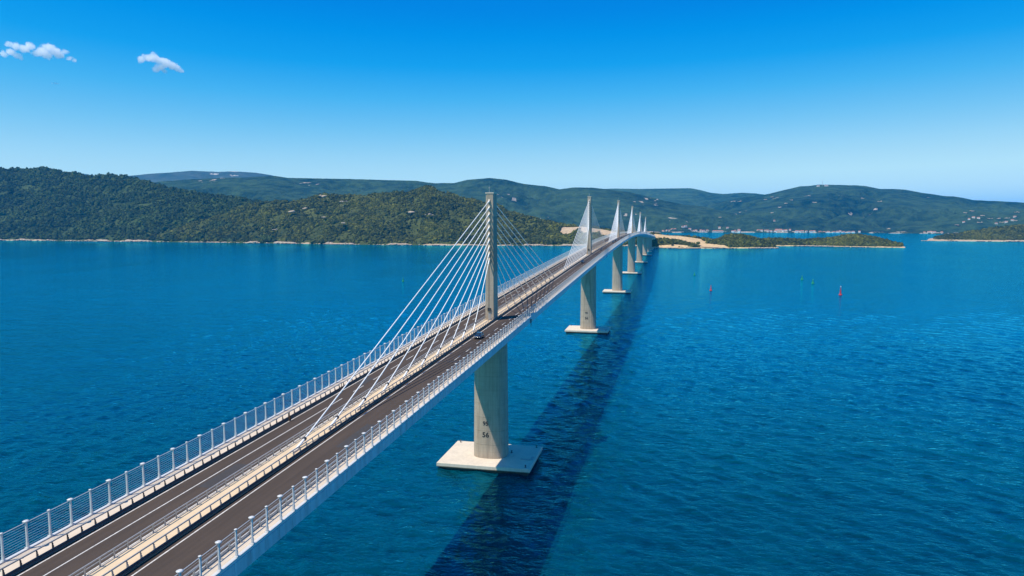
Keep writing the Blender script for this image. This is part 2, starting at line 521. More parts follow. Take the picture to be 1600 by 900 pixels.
HILL_WEST = [(-3748,2030,-3892,2134,224.8,-4670,2586),(-3422,2047,-3764,2291,253.4,-4523,2775),(-3108,2063,-3619,2456,284.0,-4355,2975),(-2864,2076,-3490,2593,304.3,-4204,3141),(-2686,2085,-3384,2699,320.1,-4080,3269),(-2511,2094,-3270,2806,331.8,-3946,3400),(-2413,2088,-3181,2833,329.1,-3846,3440),(-2302,2080,-3077,2864,339.2,-3728,3485),(-2224,2075,-2963,2846,323.5,-3604,3478),(-2162,2071,-2873,2831,308.6,-3505,3471),(-2041,2063,-2693,2796,285.3,-3307,3454),(-1967,2058,-2581,2772,288.7,-3183,3441),(-1894,2053,-2469,2746,276.6,-3060,3425),(-1808,2048,-2332,2705,251.9,-2907,3397),(-1723,2042,-2195,2660,227.9,-2755,3365),(-1613,2035,-2016,2595,195.2,-2553,3317),(-1471,2016,-1825,2546,172.8,-2334,3289),(-1335,1997,-1638,2490,148.7,-2116,3252),(-1204,1979,-1482,2473,116.1,-1929,3254),(-1085,1975,-1328,2450,75.0,-1742,3249),(-945,1971,-1146,2414,24.2,-1518,3233)]
HILL_CENTRE = [(-1824,2068,-1846,2095,13.3,-2160,2484),(-1613,2035,-1714,2177,60.3,-2010,2580),(-1499,2019,-1635,2222,94.2,-1920,2633),(-1389,2004,-1553,2266,128.6,-1826,2685),(-1282,1990,-1469,2308,146.2,-1729,2735),(-1204,1979,-1404,2338,146.6,-1653,2771),(-1153,1972,-1356,2350,151.5,-1598,2787),(-1078,1962,-1282,2366,171.3,-1514,2809),(-992,1950,-1196,2383,176.2,-1414,2833),(-908,1938,-1109,2398,173.5,-1314,2854),(-838,1929,-1034,2408,180.7,-1227,2869),(-753,1933,-933,2419,185.2,-1109,2887),(-701,1936,-869,2424,204.4,-1036,2896),(-649,1939,-806,2428,186.8,-962,2903),(-587,1942,-731,2431,159.6,-873,2910),(-525,1945,-655,2431,147.0,-785,2914),(-475,1948,-582,2391,131.5,-701,2877),(-424,1952,-512,2349,107.1,-620,2837),(-365,1958,-431,2296,83.7,-525,2787),(-306,1963,-352,2241,65.9,-434,2735),(-257,1968,-289,2188,55.5,-360,2683),(-208,1972,-228,2133,58.2,-288,2629),(-150,1976,-159,2065,50.9,-206,2563),(-111,1978,-116,2035,43.4,-155,2533),(-53,1982,-54,1989,34.6,-80,2488),(-6,1976,-5,1949,26.1,-21,2449),(23,1969,23,1925,15.6,14,2425)]
RIDGE_MIDDLE = [(-2866,3196,-4092,4648,298.9,-4683,5327),(-2761,3292,-3923,4764,382.1,-4494,5460),(-2622,3408,-3707,4902,407.0,-4250,5619),(-2403,3574,-3371,5094,428.9,-3869,5844),(-2344,3615,-3284,5140,435.6,-3770,5898),(-2254,3674,-3149,5208,443.0,-3616,5977),(-2192,3714,-3058,5251,428.5,-3512,6028),(-2032,3809,-2823,5356,426.1,-3244,6151),(-1865,3899,-2580,5453,425.7,-2966,6266),(-1690,3984,-2329,5541,419.4,-2679,6370),(-1508,4063,-2071,5620,415.1,-2384,6464),(-1396,4106,-1914,5662,393.8,-2203,6514),(-1283,4147,-1754,5694,393.6,-2019,6554),(-1206,4173,-1644,5706,419.9,-1894,6570),(-1070,4215,-1451,5722,434.4,-1674,6594),(-972,4242,-1314,5729,422.4,-1517,6606),(-854,4272,-1150,5734,383.4,-1328,6616),(-734,4299,-987,5734,365.7,-1141,6621),(-635,4319,-851,5731,337.8,-985,6621),(-535,4337,-717,5725,352.0,-831,6618),(-435,4356,-584,5715,345.0,-678,6611),(-335,4373,-452,5703,327.6,-526,6600),(-196,4393,-270,5681,304.5,-317,6580),(-97,4405,-142,5647,271.7,-169,6547),(22,4416,10,5578,228.4,5,6478),(140,4424,156,5505,196.2,174,6405),(262,4571,296,5428,179.5,336,6328),(460,4571,518,5294,124.9,594,6190),(653,4564,725,5151,78.2,835,6044),(841,4551,915,5001,34.6,1059,5890),(987,4535,1055,4878,6.4,1224,5762)]
RIDGE_FAR_WEST = [(-5318,5006,-6732,6421,562.6,-7393,7032),(-5207,5129,-6583,6570,611.6,-7231,7194),(-5140,5199,-6495,6654,601.6,-7135,7287),(-5072,5270,-6406,6738,598.4,-7037,7380),(-4983,5358,-6291,6843,559.9,-6909,7497),(-4873,5465,-6145,6971,579.9,-6751,7637),(-4718,5606,-5942,7141,616.7,-6529,7824),(-4596,5713,-5783,7268,637.3,-6355,7963),(-4425,5853,-5561,7436,671.2,-6113,8147),(-4246,5992,-5330,7600,667.1,-5859,8329),(-4129,6078,-5180,7701,679.2,-5694,8441),(-3959,6197,-4963,7840,661.7,-5455,8594),(-3833,6280,-4804,7937,634.0,-5279,8702),(-3704,6361,-4641,8032,582.0,-5098,8807),(-3326,6581,-4161,8287,517.2,-4570,9089)]
RIDGE_FAR_CENTRE = [(-1186,7273,-1548,9443,457.1,-1694,10331),(-920,7312,-1201,9448,479.8,-1314,10341),(-721,7335,-943,9444,490.0,-1032,10339),(-523,7353,-688,9433,495.5,-752,10330),(-260,7368,-353,9407,487.0,-385,10307),(0,7375,-24,9370,486.4,-24,10270),(256,7372,297,9322,485.3,328,10221),(351,7369,415,9301,459.0,458,10200),(445,7365,533,9279,424.8,587,10177),(570,7358,688,9247,406.3,756,10145),(754,7343,914,9195,418.5,1005,10091),(876,7331,1062,9158,408.0,1168,10051),(995,7317,1208,9118,385.9,1328,10010),(1172,7293,1422,9055,370.5,1562,9944),(1569,7223,1897,8891,316.8,2084,9771)]
MOUNTAIN_EAST = [(196,5073,253,7372,182.0,280,8372),(323,4978,439,7351,239.0,494,8349),(483,4847,683,7315,294.2,772,8311),(595,4746,862,7283,317.2,976,8277),(673,4728,979,7260,334.3,1109,8251),(750,4710,1093,7235,363.5,1241,8224),(862,4680,1262,7195,403.2,1434,8180),(971,4648,1426,7151,417.7,1622,8132),(1042,4626,1534,7121,415.0,1744,8098),(1150,4608,1692,7072,405.1,1924,8045),(1220,4595,1795,7038,396.5,2041,8007),(1307,4577,1921,6994,364.0,2184,7959),(1375,4563,2019,6958,361.5,2295,7919),(1441,4547,2115,6921,353.3,2405,7878),(1523,4527,2234,6873,321.9,2538,7826),(1650,4493,2415,6794,289.6,2744,7739),(1682,4484,2459,6774,288.6,2794,7717),(1773,4457,2589,6713,252.8,2940,7649),(1891,4419,2753,6629,238.8,3127,7557),(2005,4380,2910,6545,225.1,3305,7463),(2167,4319,3130,6415,200.3,3556,7320),(2416,4214,3461,6197,164.9,3934,7078),(2723,4064,3853,5893,140.6,4383,6741)]
FOOTHILLS_EAST = [(1236,4510,1315,4820,3.9,1432,5307),(1368,4477,1477,4864,45.0,1609,5346),(1497,4441,1638,4903,73.8,1785,5381),(1620,4402,1799,4939,102.6,1959,5413),(1709,4373,1917,4964,135.5,2088,5434),(1767,4352,1997,4979,139.5,2174,5447),(1810,4336,2057,4990,127.1,2238,5456),(1907,4299,2195,5014,131.1,2386,5476),(1961,4278,2273,5026,143.3,2470,5486),(2091,4222,2430,4976,150.1,2641,5429),(2331,4109,2725,4869,131.9,2959,5310),(2644,3936,3116,4703,110.5,3381,5127)]
HEADLAND_EAST = [(991,2794,1033,2927,-5.3,1176,3406),(1013,2792,1059,2939,0.9,1206,3417),(1077,2786,1139,2972,15.9,1295,3447),(1119,2782,1192,2993,20.8,1355,3466),(1182,2776,1272,3024,34.7,1445,3493),(1244,2770,1353,3053,44.8,1534,3519),(1324,2763,1460,3090,57.6,1653,3552),(1493,2770,1618,3044,78.3,1833,3495),(1738,2782,1836,2970,92.8,2080,3407),(2034,2795,2079,2873,75.9,2351,3293)]
ISLET_NEAR = [(-8,1885,-11,1934,34.0,-17,2114),(15,1873,13,1941,38.7,9,2121),(51,1855,50,1952,33.9,49,2132),(78,1841,78,1960,32.9,79,2140),(113,1853,115,1970,28.1,119,2150),(148,1866,152,1980,22.4,159,2159),(175,1875,180,1986,21.4,188,2166),(192,1880,199,1990,26.1,208,2170),(210,1883,216,1985,33.9,228,2164),(228,1887,234,1979,36.0,247,2159),(254,1893,260,1970,34.4,275,2150),(289,1900,295,1958,25.6,312,2137),(315,1906,320,1948,14.9,339,2127),(333,1909,337,1942,7.9,357,2121),(352,1913,355,1934,1.0,377,2113)]
ISLET_FAR = [(249,2043,264,2216,-1.9,275,2376),(307,2068,323,2215,13.0,338,2375),(346,2085,362,2214,16.4,379,2373),(405,2110,420,2211,16.8,441,2369),(460,2104,477,2206,17.2,501,2364),(510,2082,532,2201,20.7,561,2358),(544,2071,569,2197,23.0,600,2354),(569,2067,596,2193,30.2,628,2350),(594,2062,623,2190,34.3,657,2346),(619,2057,646,2172,29.8,682,2328),(660,2050,684,2142,19.1,722,2297),(693,2043,713,2117,9.4,753,2272),(706,2041,724,2108,5.1,765,2262),(718,2039,736,2098,-1.1,776,2253)]


mat_near = hill_material('scrub_hillside', (0.024, 0.040, 0.012), (0.09, 0.10, 0.026), (0.45, 0.33, 0.22), 0.03, 5.0)
mat_west = hill_material('dark_green_hillside', (0.016, 0.034, 0.014), (0.06, 0.085, 0.028), (0.45, 0.33, 0.22), 0.025, 5.0)  # darker, slightly bluer green than the scrub hillside
mat_mid = hill_material('far_wooded_ridge', (0.002, 0.018, 0.020), (0.050, 0.090, 0.040), (0.40, 0.33, 0.26), 0.011, 50.0)
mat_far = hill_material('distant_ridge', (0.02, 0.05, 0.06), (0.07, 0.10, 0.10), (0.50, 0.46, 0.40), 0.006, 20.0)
mat_islet = hill_material('islet_ground', (0.022, 0.040, 0.014), (0.10, 0.11, 0.030), (0.56, 0.39, 0.21), 0.04, 2.0)

def bare_centre(x, y, z):
    b = 0.0
    b = max(b, 1.6 * blob(x, y, -262, 2165, 55, 50))
    b = max(b, 1.6 * blob(x, y, -185, 2105, 62, 42, -0.6))
    b = max(b, 1.6 * blob(x, y, -130, 2050, 55, 38, -0.6))
    return min(1.0, b)
def bare_islet(x, y, z):
    b = 2.0 * blob(x, y, 90, 1950, 78, 50)
    b = max(b, 1.8 * blob(x, y, 150, 1905, 85, 30, -0.35))
    b = max(b, 1.5 * blob(x, y, 50, 1868, 75, 16))
    b = max(b, 1.3 * blob(x, y, 20, 1930, 22, 18))
    b -= 0.7 * max(0.0, noise.noise(Vector((x / 16.0, y / 16.0, 4.0))))
    return min(1.0, b)
def bare_far(x, y, z):
    b = noise.noise(Vector((x / 500.0, y / 500.0, z / 120.0)))
    q = noise.noise(Vector((x / 90.0, y / 160.0, z / 60.0)))
    return max(0.0, min(0.5, (b + 0.05) * 1.5)) * max(0.0, min(1.0, (q + 0.05) * 3.0))
def bare_mount(x, y, z):
    b = noise.noise(Vector((x / 260.0, y / 260.0, 5.0)))
    q = noise.noise(Vector((x / 38.0, y / 60.0, z / 30.0)))
    return max(0.0, min(0.5, (b - 0.18) * 1.5)) * max(0.0, min(1.0, (q - 0.05) * 4.0))

G_WEST = hill('hill', HILL_WEST, mat_west, 460, 110, 420.0, 60.0, None, 2.5, 14.0)
G_CENTRE = hill('hill', HILL_CENTRE, mat_near, 420, 110, 260.0, 34.0, bare_centre, 2.5, 10.0)
G_MID = hill('hill', RIDGE_MIDDLE, mat_mid, 400, 110, 520.0, 120.0, bare_mount, 4.0, 10.0)
hill('hill', RIDGE_FAR_WEST, mat_far, 160, 60, 900.0, 130.0, bare_far, 4.0)
hill('hill', RIDGE_FAR_CENTRE, mat_mid, 160, 60, 900.0, 90.0, None, 4.0)
G_MOUNT = hill('hill', MOUNTAIN_EAST, mat_mid, 420, 130, 560.0, 140.0, bare_mount, 4.0, 10.0)
G_FOOT = hill('hill', FOOTHILLS_EAST, mat_mid, 220, 70, 260.0, 50.0, bare_mount, 4.0, 10.0)
G_EAST = hill('hill', HEADLAND_EAST, mat_near, 220, 50, 200.0, 10.0, None, 2.5, 8.0)
G_ISLN = hill('hill', ISLET_NEAR, mat_islet, 170, 50, 60.0, 4.0, bare_islet, 1.3, 5.0)
G_ISLF = hill('hill', ISLET_FAR, mat_islet, 200, 50, 60.0, 4.0, None, 1.2, 4.0)

# ------------------------------------------------------------------ trees and scrub
def crown_mesh(name, seed, mat, sub=2, lumps=0.35, flat=0.8):
    import bmesh
    bm = bmesh.new()
    bmesh.ops.create_icosphere(bm, subdivisions=sub, radius=1.0)
    for v in bm.verts:
        d = v.co.normalized()
        k = 1 + lumps * noise.noise(d * 1.7 + Vector((seed * 3.1, 0, 0))) + lumps * 0.8 * noise.noise(d * 4.3 + Vector((0, seed * 1.3, 0)))
        v.co = Vector((d.x * k, d.y * k, d.z * k * flat))
    # leaf clumps that break the outline
    rnd = random.Random(seed)
    for _ in range(26):
        d = Vector((rnd.gauss(0, 1), rnd.gauss(0, 1), rnd.gauss(0.25, 1))).normalized()
        c = Vector((d.x, d.y, d.z * flat)) * rnd.uniform(0.85, 1.12)
        s = rnd.uniform(0.16, 0.34)
        a = Vector((rnd.gauss(0, 1), rnd.gauss(0, 1), rnd.gauss(0, 1))).normalized(); b = a.cross(d).normalized()
        q = [bm.verts.new(c + a * s), bm.verts.new(c + b * s + d * s * 0.5), bm.verts.new(c - a * s), bm.verts.new(c - b * s + d * s * 0.3)]
        bm.faces.new(q)
    me = bpy.data.meshes.new(name)
    bm.to_mesh(me); bm.free()
    me.materials.append(mat)
    return me

def foliage(name, dark, light):
    m, nt, b = new_mat(name)
    oi = nd(nt, 'ShaderNodeObjectInfo')
    n = noise_node(nt, geo_pos(nt), 0.25, 4, 0.7)
    mx = nd(nt, 'ShaderNodeMath', operation='ADD'); nt.links.new(oi.outputs['Random'], mx.inputs[0]); nt.links.new(n, mx.inputs[1])
    hf = nd(nt, 'ShaderNodeMath', operation='MULTIPLY'); hf.inputs[1].default_value = 0.5; nt.links.new(mx.outputs[0], hf.inputs[0])
    big = noise_node(nt, geo_pos(nt), 0.006, 3, 0.6)
    c = ramp(nt, hf.outputs[0], [(0.32, dark), (0.75, light)])
    c = mixc(nt, 0.35, c, ramp(nt, big, [(0.4, dark), (0.65, light)]))
    nt.links.new(c, b.inputs['Base Color'])
    b.inputs['Roughness'].default_value = 0.9
    b.inputs['Specular IOR Level'].default_value = 0.2
    return m
M['leaf_dark'] = foliage('dark_evergreen_foliage', (0.008, 0.022, 0.008), (0.070, 0.100, 0.022))
M['leaf'] = foliage('maquis_foliage', (0.008, 0.022, 0.006), (0.150, 0.150, 0.020))

protos = bpy.data.collections.new('tree_kinds')
for i in range(5):
    po = bpy.data.objects.new('tree_kind', crown_mesh('crown', i + 1, M['leaf'], 2, 0.4, 0.62 + 0.08 * i))
    protos.objects.link(po)

dark_protos = bpy.data.collections.new('dark_tree_kinds')
for i in range(5):
    dark_protos.objects.link(bpy.data.objects.new('dark_tree_kind', crown_mesh('crown', i + 11, M['leaf_dark'], 2, 0.45, 0.62 + 0.1 * i)))

def scatter(name, pts, label, coll):
    """points (x, y, z, size) become tree crowns through geometry nodes"""
    me = bpy.data.meshes.new(name)
    me.from_pydata([p[:3] for p in pts], [], [])
    a = me.attributes.new('size', 'FLOAT_VECTOR', 'POINT')
    a.data.foreach_set('vector', [c for p in pts for c in (p[3], p[3], p[3] * p[4])])
    a = me.attributes.new('turn', 'FLOAT_VECTOR', 'POINT')
    a.data.foreach_set('vector', [c for p in pts for c in (0.0, 0.0, random.random() * 6.28)])
    ob = bpy.data.objects.new(name, me)
    COL.objects.link(ob)
    ng = bpy.data.node_groups.new(name, 'GeometryNodeTree')
    ng.interface.new_socket('Geometry', in_out='INPUT', socket_type='NodeSocketGeometry')
    ng.interface.new_socket('Geometry', in_out='OUTPUT', socket_type='NodeSocketGeometry')
    gi = ng.nodes.new('NodeGroupInput'); go = ng.nodes.new('NodeGroupOutput')
    ci = ng.nodes.new('GeometryNodeCollectionInfo')
    ci.inputs['Collection'].default_value = coll
    ci.inputs['Separate Children'].default_value = True
    ci.inputs['Reset Children'].default_value = True
    ip = ng.nodes.new('GeometryNodeInstanceOnPoints')
    ip.inputs['Pick Instance'].default_value = True
    s = ng.nodes.new('GeometryNodeInputNamedAttribute'); s.data_type = 'FLOAT_VECTOR'; s.inputs['Name'].default_value = 'size'
    t = ng.nodes.new('GeometryNodeInputNamedAttribute'); t.data_type = 'FLOAT_VECTOR'; t.inputs['Name'].default_value = 'turn'
    er = ng.nodes.new('FunctionNodeEulerToRotation')
    L = ng.links.new
    m2p = ng.nodes.new('GeometryNodeMeshToPoints')
    L(gi.outputs[0], m2p.inputs[0]); L(m2p.outputs[0], ip.inputs['Points']); L(ci.outputs[0], ip.inputs['Instance'])
    L(s.outputs[0], ip.inputs['Scale']); L(t.outputs[0], er.inputs[0]); L(er.outputs[0], ip.inputs['Rotation'])
    L(ip.outputs[0], go.inputs[0])
    md = ob.modifiers.new('scatter', 'NODES'); md.node_group = ng
    return tag(ob, label, kind='stuff')

def grow(grid, count, smin, smax, zmin, seed, gap=0.0, vmax=1.1, barelim=0.35):
    g, vals, mm = grid
    rnd = random.Random(seed)
    nr = len(g)
    # area weights per cell
    pts = []
    cells, tot = [], 0.0
    jmax = min(mm - 2, int((mm - 11) * vmax))
    for i in range(nr - 1):
        for j in range(1, jmax):
            a, b, c = Vector(g[i][j]), Vector(g[i + 1][j]), Vector(g[i][j + 1])
            ar = (b - a).cross(c - a).length
            tot += ar
            cells.append((tot, i, j))
    import bisect
    keys = [c[0] for c in cells]
    tries = 0
    while len(pts) < count and tries < count * 3:
        tries += 1
        _, i, j = cells[min(len(cells) - 1, bisect.bisect(keys, rnd.random() * tot))]
        if vals[i * mm + j] > barelim: continue
        u, v = rnd.random(), rnd.random()
        a, b, c, d = Vector(g[i][j]), Vector(g[i + 1][j]), Vector(g[i][j + 1]), Vector(g[i + 1][j + 1])
        p = (a * (1 - u) + b * u) * (1 - v) + (c * (1 - u) + d * u) * v
        if p.z < zmin: continue
        q = noise.noise(Vector((p.x / 55.0, p.y / 55.0, 1.0)))
        if q < -0.5 + gap and rnd.random() < 0.8: continue
        s = smin + (smax - smin) * max(0.0, min(1.0, 0.42 + q * 0.9 + rnd.gauss(0, 0.22))) ** 1.3
        pts.append((p.x, p.y, p.z + s * 0.35, s, rnd.uniform(0.75, 1.5)))
    return pts

scatter('woodland', grow(G_WEST, 56000, 3.0, 12.0, 5.0, 1, 0.32), 'dense green maquis woodland over the big hill at the far left', dark_protos)
scatter('woodland', grow(G_CENTRE, 44000, 2.0, 8.5, 4.0, 2, 0.42), 'green maquis scrub with gaps over the rounded hill behind the nearest pylon', protos)
scatter('woodland', grow(G_EAST, 9000, 3.0, 7.0, 4.0, 3, 0.2), 'low green scrub covering the headland at the right edge', protos)
scatter('woodland', grow(G_ISLN, 3600, 2.2, 5.5, 3.5, 4, 0.1), 'dark green pines and scrub on the islet beside the sandy ground', protos)
scatter('woodland', grow(G_ISLF, 4200, 2.2, 5.5, 3.5, 5, 0.1), 'dark green pines and scrub on the long low islet', protos)

# boulders along the shorelines
rocks = bpy.data.collections.new('boulder_kinds')
def boulder_mesh(seed, mat):
    import bmesh
    bm = bmesh.new()
    bmesh.ops.create_icosphere(bm, subdivisions=2, radius=1.0)
    for v in bm.verts:
        d = v.co.normalized()
        k = 1 + 0.5 * noise.cell(d * 1.4 + Vector((seed, 0, 0))) * 0.4 + 0.35 * noise.noise(d * 2.0 + Vector((seed * 2.0, 1, 0)))
        v.co = d * k
        v.co.z *= 0.6
    me = bpy.data.meshes.new('boulder')
    bm.to_mesh(me); bm.free(); me.materials.append(mat)
    return me
for i in range(4):
    rocks.objects.link(bpy.data.objects.new('boulder_kind', boulder_mesh(i * 3.3 + 1, M['rock'])))
def shore_rocks(grid, n, smin, smax, seed):
    g, vals, mm = grid
    rnd = random.Random(seed); pts = []
    while len(pts) < n:
        i = rnd.randrange(len(g) - 1); u = rnd.random()
        a, b = Vector(g[i][0]), Vector(g[i + 1][0]); c = Vector(g[i][1])
        p = a * (1 - u) + b * u
        k = noise.noise(Vector((p.x / 90.0, p.y / 90.0, 9.0)))
        if k < 0.0 and rnd.random() < 0.92: continue
        p = p + (c - a) * rnd.random() * 0.9
        s = rnd.uniform(smin, smax) * (1.5 if k > 0.15 else 0.7)
        pts.append((p.x, p.y, 0.6 + 0.2 * s, s, rnd.uniform(0.6, 1.1)))
    return pts
scatter('shore_boulders', shore_rocks(G_WEST, 900, 2.0, 6.0, 11), 'tan boulders along the waterline under the far left hill', rocks)
scatter('shore_boulders', shore_rocks(G_CENTRE, 900, 1.8, 4.5, 12), 'tan boulders along the waterline under the central hill', rocks)
scatter('shore_boulders', shore_rocks(G_EAST, 400, 1.5, 4.0, 13), 'pale boulders along the waterline of the right headland', rocks)
scatter('shore_boulders', shore_rocks(G_ISLN, 350, 0.8, 2.6, 14), 'tan boulders along the waterline of the sandy islet', rocks)
scatter('shore_boulders', shore_rocks(G_ISLF, 350, 0.8, 2.6, 15), 'tan boulders along the waterline of the long low islet', rocks)

# ------------------------------------------------------------------ bridge deck
deck = empty('bridge_deck', (0, 0, zdeck(0)), 'long white bridge deck with two carriageways, arching over the strait to the far headland', 'bridge')

def ribbon(name, xa, xb, z0, z1, mat, parent, ys=None, label=None):
    """a bar of rectangular section between two lateral lines xa(y), xb(y)"""
    fa = xa if callable(xa) else (lambda y: xa)
    fb = xb if callable(xb) else (lambda y: xb)
    ys = ys or STN
    vs = []
    for y in ys:
        z = zdeck(y)
        vs += [(fa(y), y, z + z0), (fb(y), y, z + z0), (fb(y), y, z + z1), (fa(y), y, z + z1)]
    fs = [(0, 1, 2, 3)]
    for k in range(len(ys) - 1):
        o = 4 * k
        for i in range(4):
            j = (i + 1) % 4
            fs.append((o + i, o + 4 + i, o + 4 + j, o + j))
    e = 4 * (len(ys) - 1)
    fs.append((e + 3, e + 2, e + 1, e))
    mb = MB(); mb.add(vs, fs)
    return mb.build(name, mat, parent, label)

mb = MB()
mb.sweep([(-12.10, -0.03), (12.10, -0.03), (12.10, -1.60), (11.7, -1.66), (4.6, -4.5), (-4.6, -4.5), (-11.7, -1.66), (-12.10, -1.60)][::-1], STN, zdeck, zero)
mb.build('box_girder', M['girder'], deck)
ribbon('road_surface', -8.62, lambda y: mc(y) - 2.22, -0.028, 0.02, M['asphalt'], deck)
ribbon('road_surface', lambda y: mc(y) + 1.42, 10.10, -0.028, 0.02, M['asphalt'], deck)
ribbon('walkway', -11.62, -8.623, -0.026, 0.17, M['walkway'], deck)
ribbon('walkway', 10.103, 11.62, -0.026, 0.17, M['walkway'], deck)
ribbon('median_strip', lambda y: mc(y) - 2.217, lambda y: mc(y) + 1.417, -0.026, 0.20, M['median'], deck)
ribbon('edge_beam', -12.14, -11.72, -0.027, 0.30, M['white'], deck)
ribbon('edge_beam', 11.72, 12.14, -0.027, 0.30, M['white'], deck)
ribbon('dark_groove', -11.717, -11.623, -0.027, 0.06, M['dark_steel'], deck)  # dark strip along the groove inside the edge beam
ribbon('dark_groove', 11.623, 11.717, -0.027, 0.06, M['dark_steel'], deck)
# painted lines
ribbon('edge_line', -8.20, -8.02, 0.021, 0.026, M['paint'], deck)
ribbon('edge_line', lambda y: mc(y) - 2.75, lambda y: mc(y) - 2.58, 0.021, 0.026, M['paint'], deck)
ribbon('edge_line', lambda y: mc(y) + 2.18, lambda y: mc(y) + 2.36, 0.021, 0.026, M['paint'], deck)
ribbon('edge_line', 9.40, 9.58, 0.021, 0.026, M['paint'], deck)
ribbon('lane_line', -5.58, -5.42, 0.021, 0.026, M['paint'], deck, stations(Y0, -104))
dash_mb = MB(); dash_mb.box((0, 0, 0), (0.16, 5.0, 0.006))
dash_me = loose_mesh('lane_dash', dash_mb, M['paint'])
for x, a in ((-5.5, -100.0), (6.1, -58.0)):
    y = a
    while y < 420:
        sl = math.atan((zdeck(y + 1) - zdeck(y - 1)) / 2)
        place('lane_dash', dash_me, deck, (x, y, zdeck(y) + 0.026), (sl, 0, 0))
        y += 10.0
# fascia panels
pm = MB(); pm.box((0, 0, -0.86), (0.07, 2.94, 1.52))
fascia_me = loose_mesh('fascia_panel', pm, M['girder'])
ys = [Y0 + 1.5 + 3.0 * i for i in range(int((Y1 - Y0) / 3.0))]
ys = [y for y in ys if y > -190]
for side in (-1, 1):
    rest = MB()
    for i, y in enumerate(ys):
        if i < 290:
            sl = math.atan((zdeck(y + 1) - zdeck(y - 1)) / 2)
            place('fascia_panel', fascia_me, deck, (side * 12.14, y, zdeck(y)), (sl, 0, 0))
        else:
            rest.box((side * 12.14, y, zdeck(y) - 0.86), (0.07, 2.94, 1.52))
    rest.build('fascia_panel', M['girder'], deck, kind='stuff')
# drain outlet boxes that hang under the edge beside the pylons
for y in (5.0, 290.0):
    b = MB(); b.box((12.32, y, zdeck(y) - 1.1), (0.30, 0.9, 1.3)); b.tube((12.32, y, zdeck(y) - 1.7), (12.32, y, zdeck(y) - 2.9), 0.12)
    b.build('drain_outlet', M['dark_steel'], deck)
# expansion joints across the asphalt
for y in (-62.0, 142.0):
    for xa, xb in ((-8.6, mc(y) - 2.05), (mc(y) + 1.45, 10.08)):
        b = MB(); b.box(((xa + xb) / 2, y, zdeck(y) + 0.024), (xb - xa, 0.25, 0.01)); b.build('expansion_joint', M['dark_steel'], deck)

# darker repaired patches in the asphalt, with sealed edges
for (xp, yp, wx, wy) in ((-3.9, -138, 2.2, 9), (-6.8, -84, 2.0, 6), (7.2, -118, 2.3, 12), (5.0, 32, 2.0, 8), (-4.0, 60, 2.2, 10)):
    ribbon('asphalt_patch', xp - wx / 2, xp + wx / 2, 0.0205, 0.0235, M['patch'], deck, stations(yp - wy / 2, yp + wy / 2, 3))

# ------------------------------------------------------------------ wind fences
def fence_post_mesh(wide):
    m = MB()
    m.box((0, 0, 0.04), (0.42, 0.42, 0.08))
    m.box((0, 0, 1.50), (0.17, 0.17, 2.9))
    m.box((0.0, 0, 0.35), (0.30, 0.12, 0.6))
    if wide: m.lathe((0, 0, 2.95), [(0.10, 0.0), (0.34, 0.05), (0.36, 0.12), (0.20, 0.2)], 10)
    else: m.lathe((0, 0, 2.95), [(0.10, 0.0), (0.19, 0.04), (0.19, 0.1), (0.1, 0.15)], 8)
    return m
pw, pn = loose_mesh('fence_post', fence_post_mesh(True), M['white']), loose_mesh('fence_post', fence_post_mesh(False), M['white'])
def wind_fence(side, label):
    x = side * 11.93
    f = empty('wind_fence', (x, 0, zdeck(0) + 0.3), label, 'fence', 'white wire wind fences along the deck edges')
    ys = [-198.2 + 3.0 * i for i in range(int((Y1 + 197) / 3.0))]
    rest = MB()
    for i, y in enumerate(ys):
        if i < 300:
            place('post', pw if i % 2 == 0 else pn, f, (x, y, zdeck(y) + 0.30))
        else:
            rest.box((x, y, zdeck(y) + 1.8), (0.20, 0.20, 3.0))
            rest.box((x, y, zdeck(y) + 3.3), (0.55, 0.55, 0.12))
    rest.build('post', M['white'], f, kind='stuff')
    sy = stations(-200, Y1, 6.0)
    for k in range(9):
        z = 0.62 + 0.29 * k
        w = MB(); r = 0.011
        w.sweep([(-r, z), (0, z - r), (r, z), (0, z + r)][::-1], sy, zdeck, lambda y: x)
        w.build('wire', M['white'], f)
    w = MB(); r = 0.045
    w.sweep([(-r, 3.22), (0, 3.22 - r), (r, 3.22), (0, 3.22 + r)][::-1], sy, zdeck, lambda y: x)
    w.build('top_rail', M['white'], f)
    return f
wind_fence(-1, 'tall white wire fence along the left edge of the bridge deck')
wind_fence(1, 'tall white wire fence along the right edge of the bridge deck, nearest the camera')

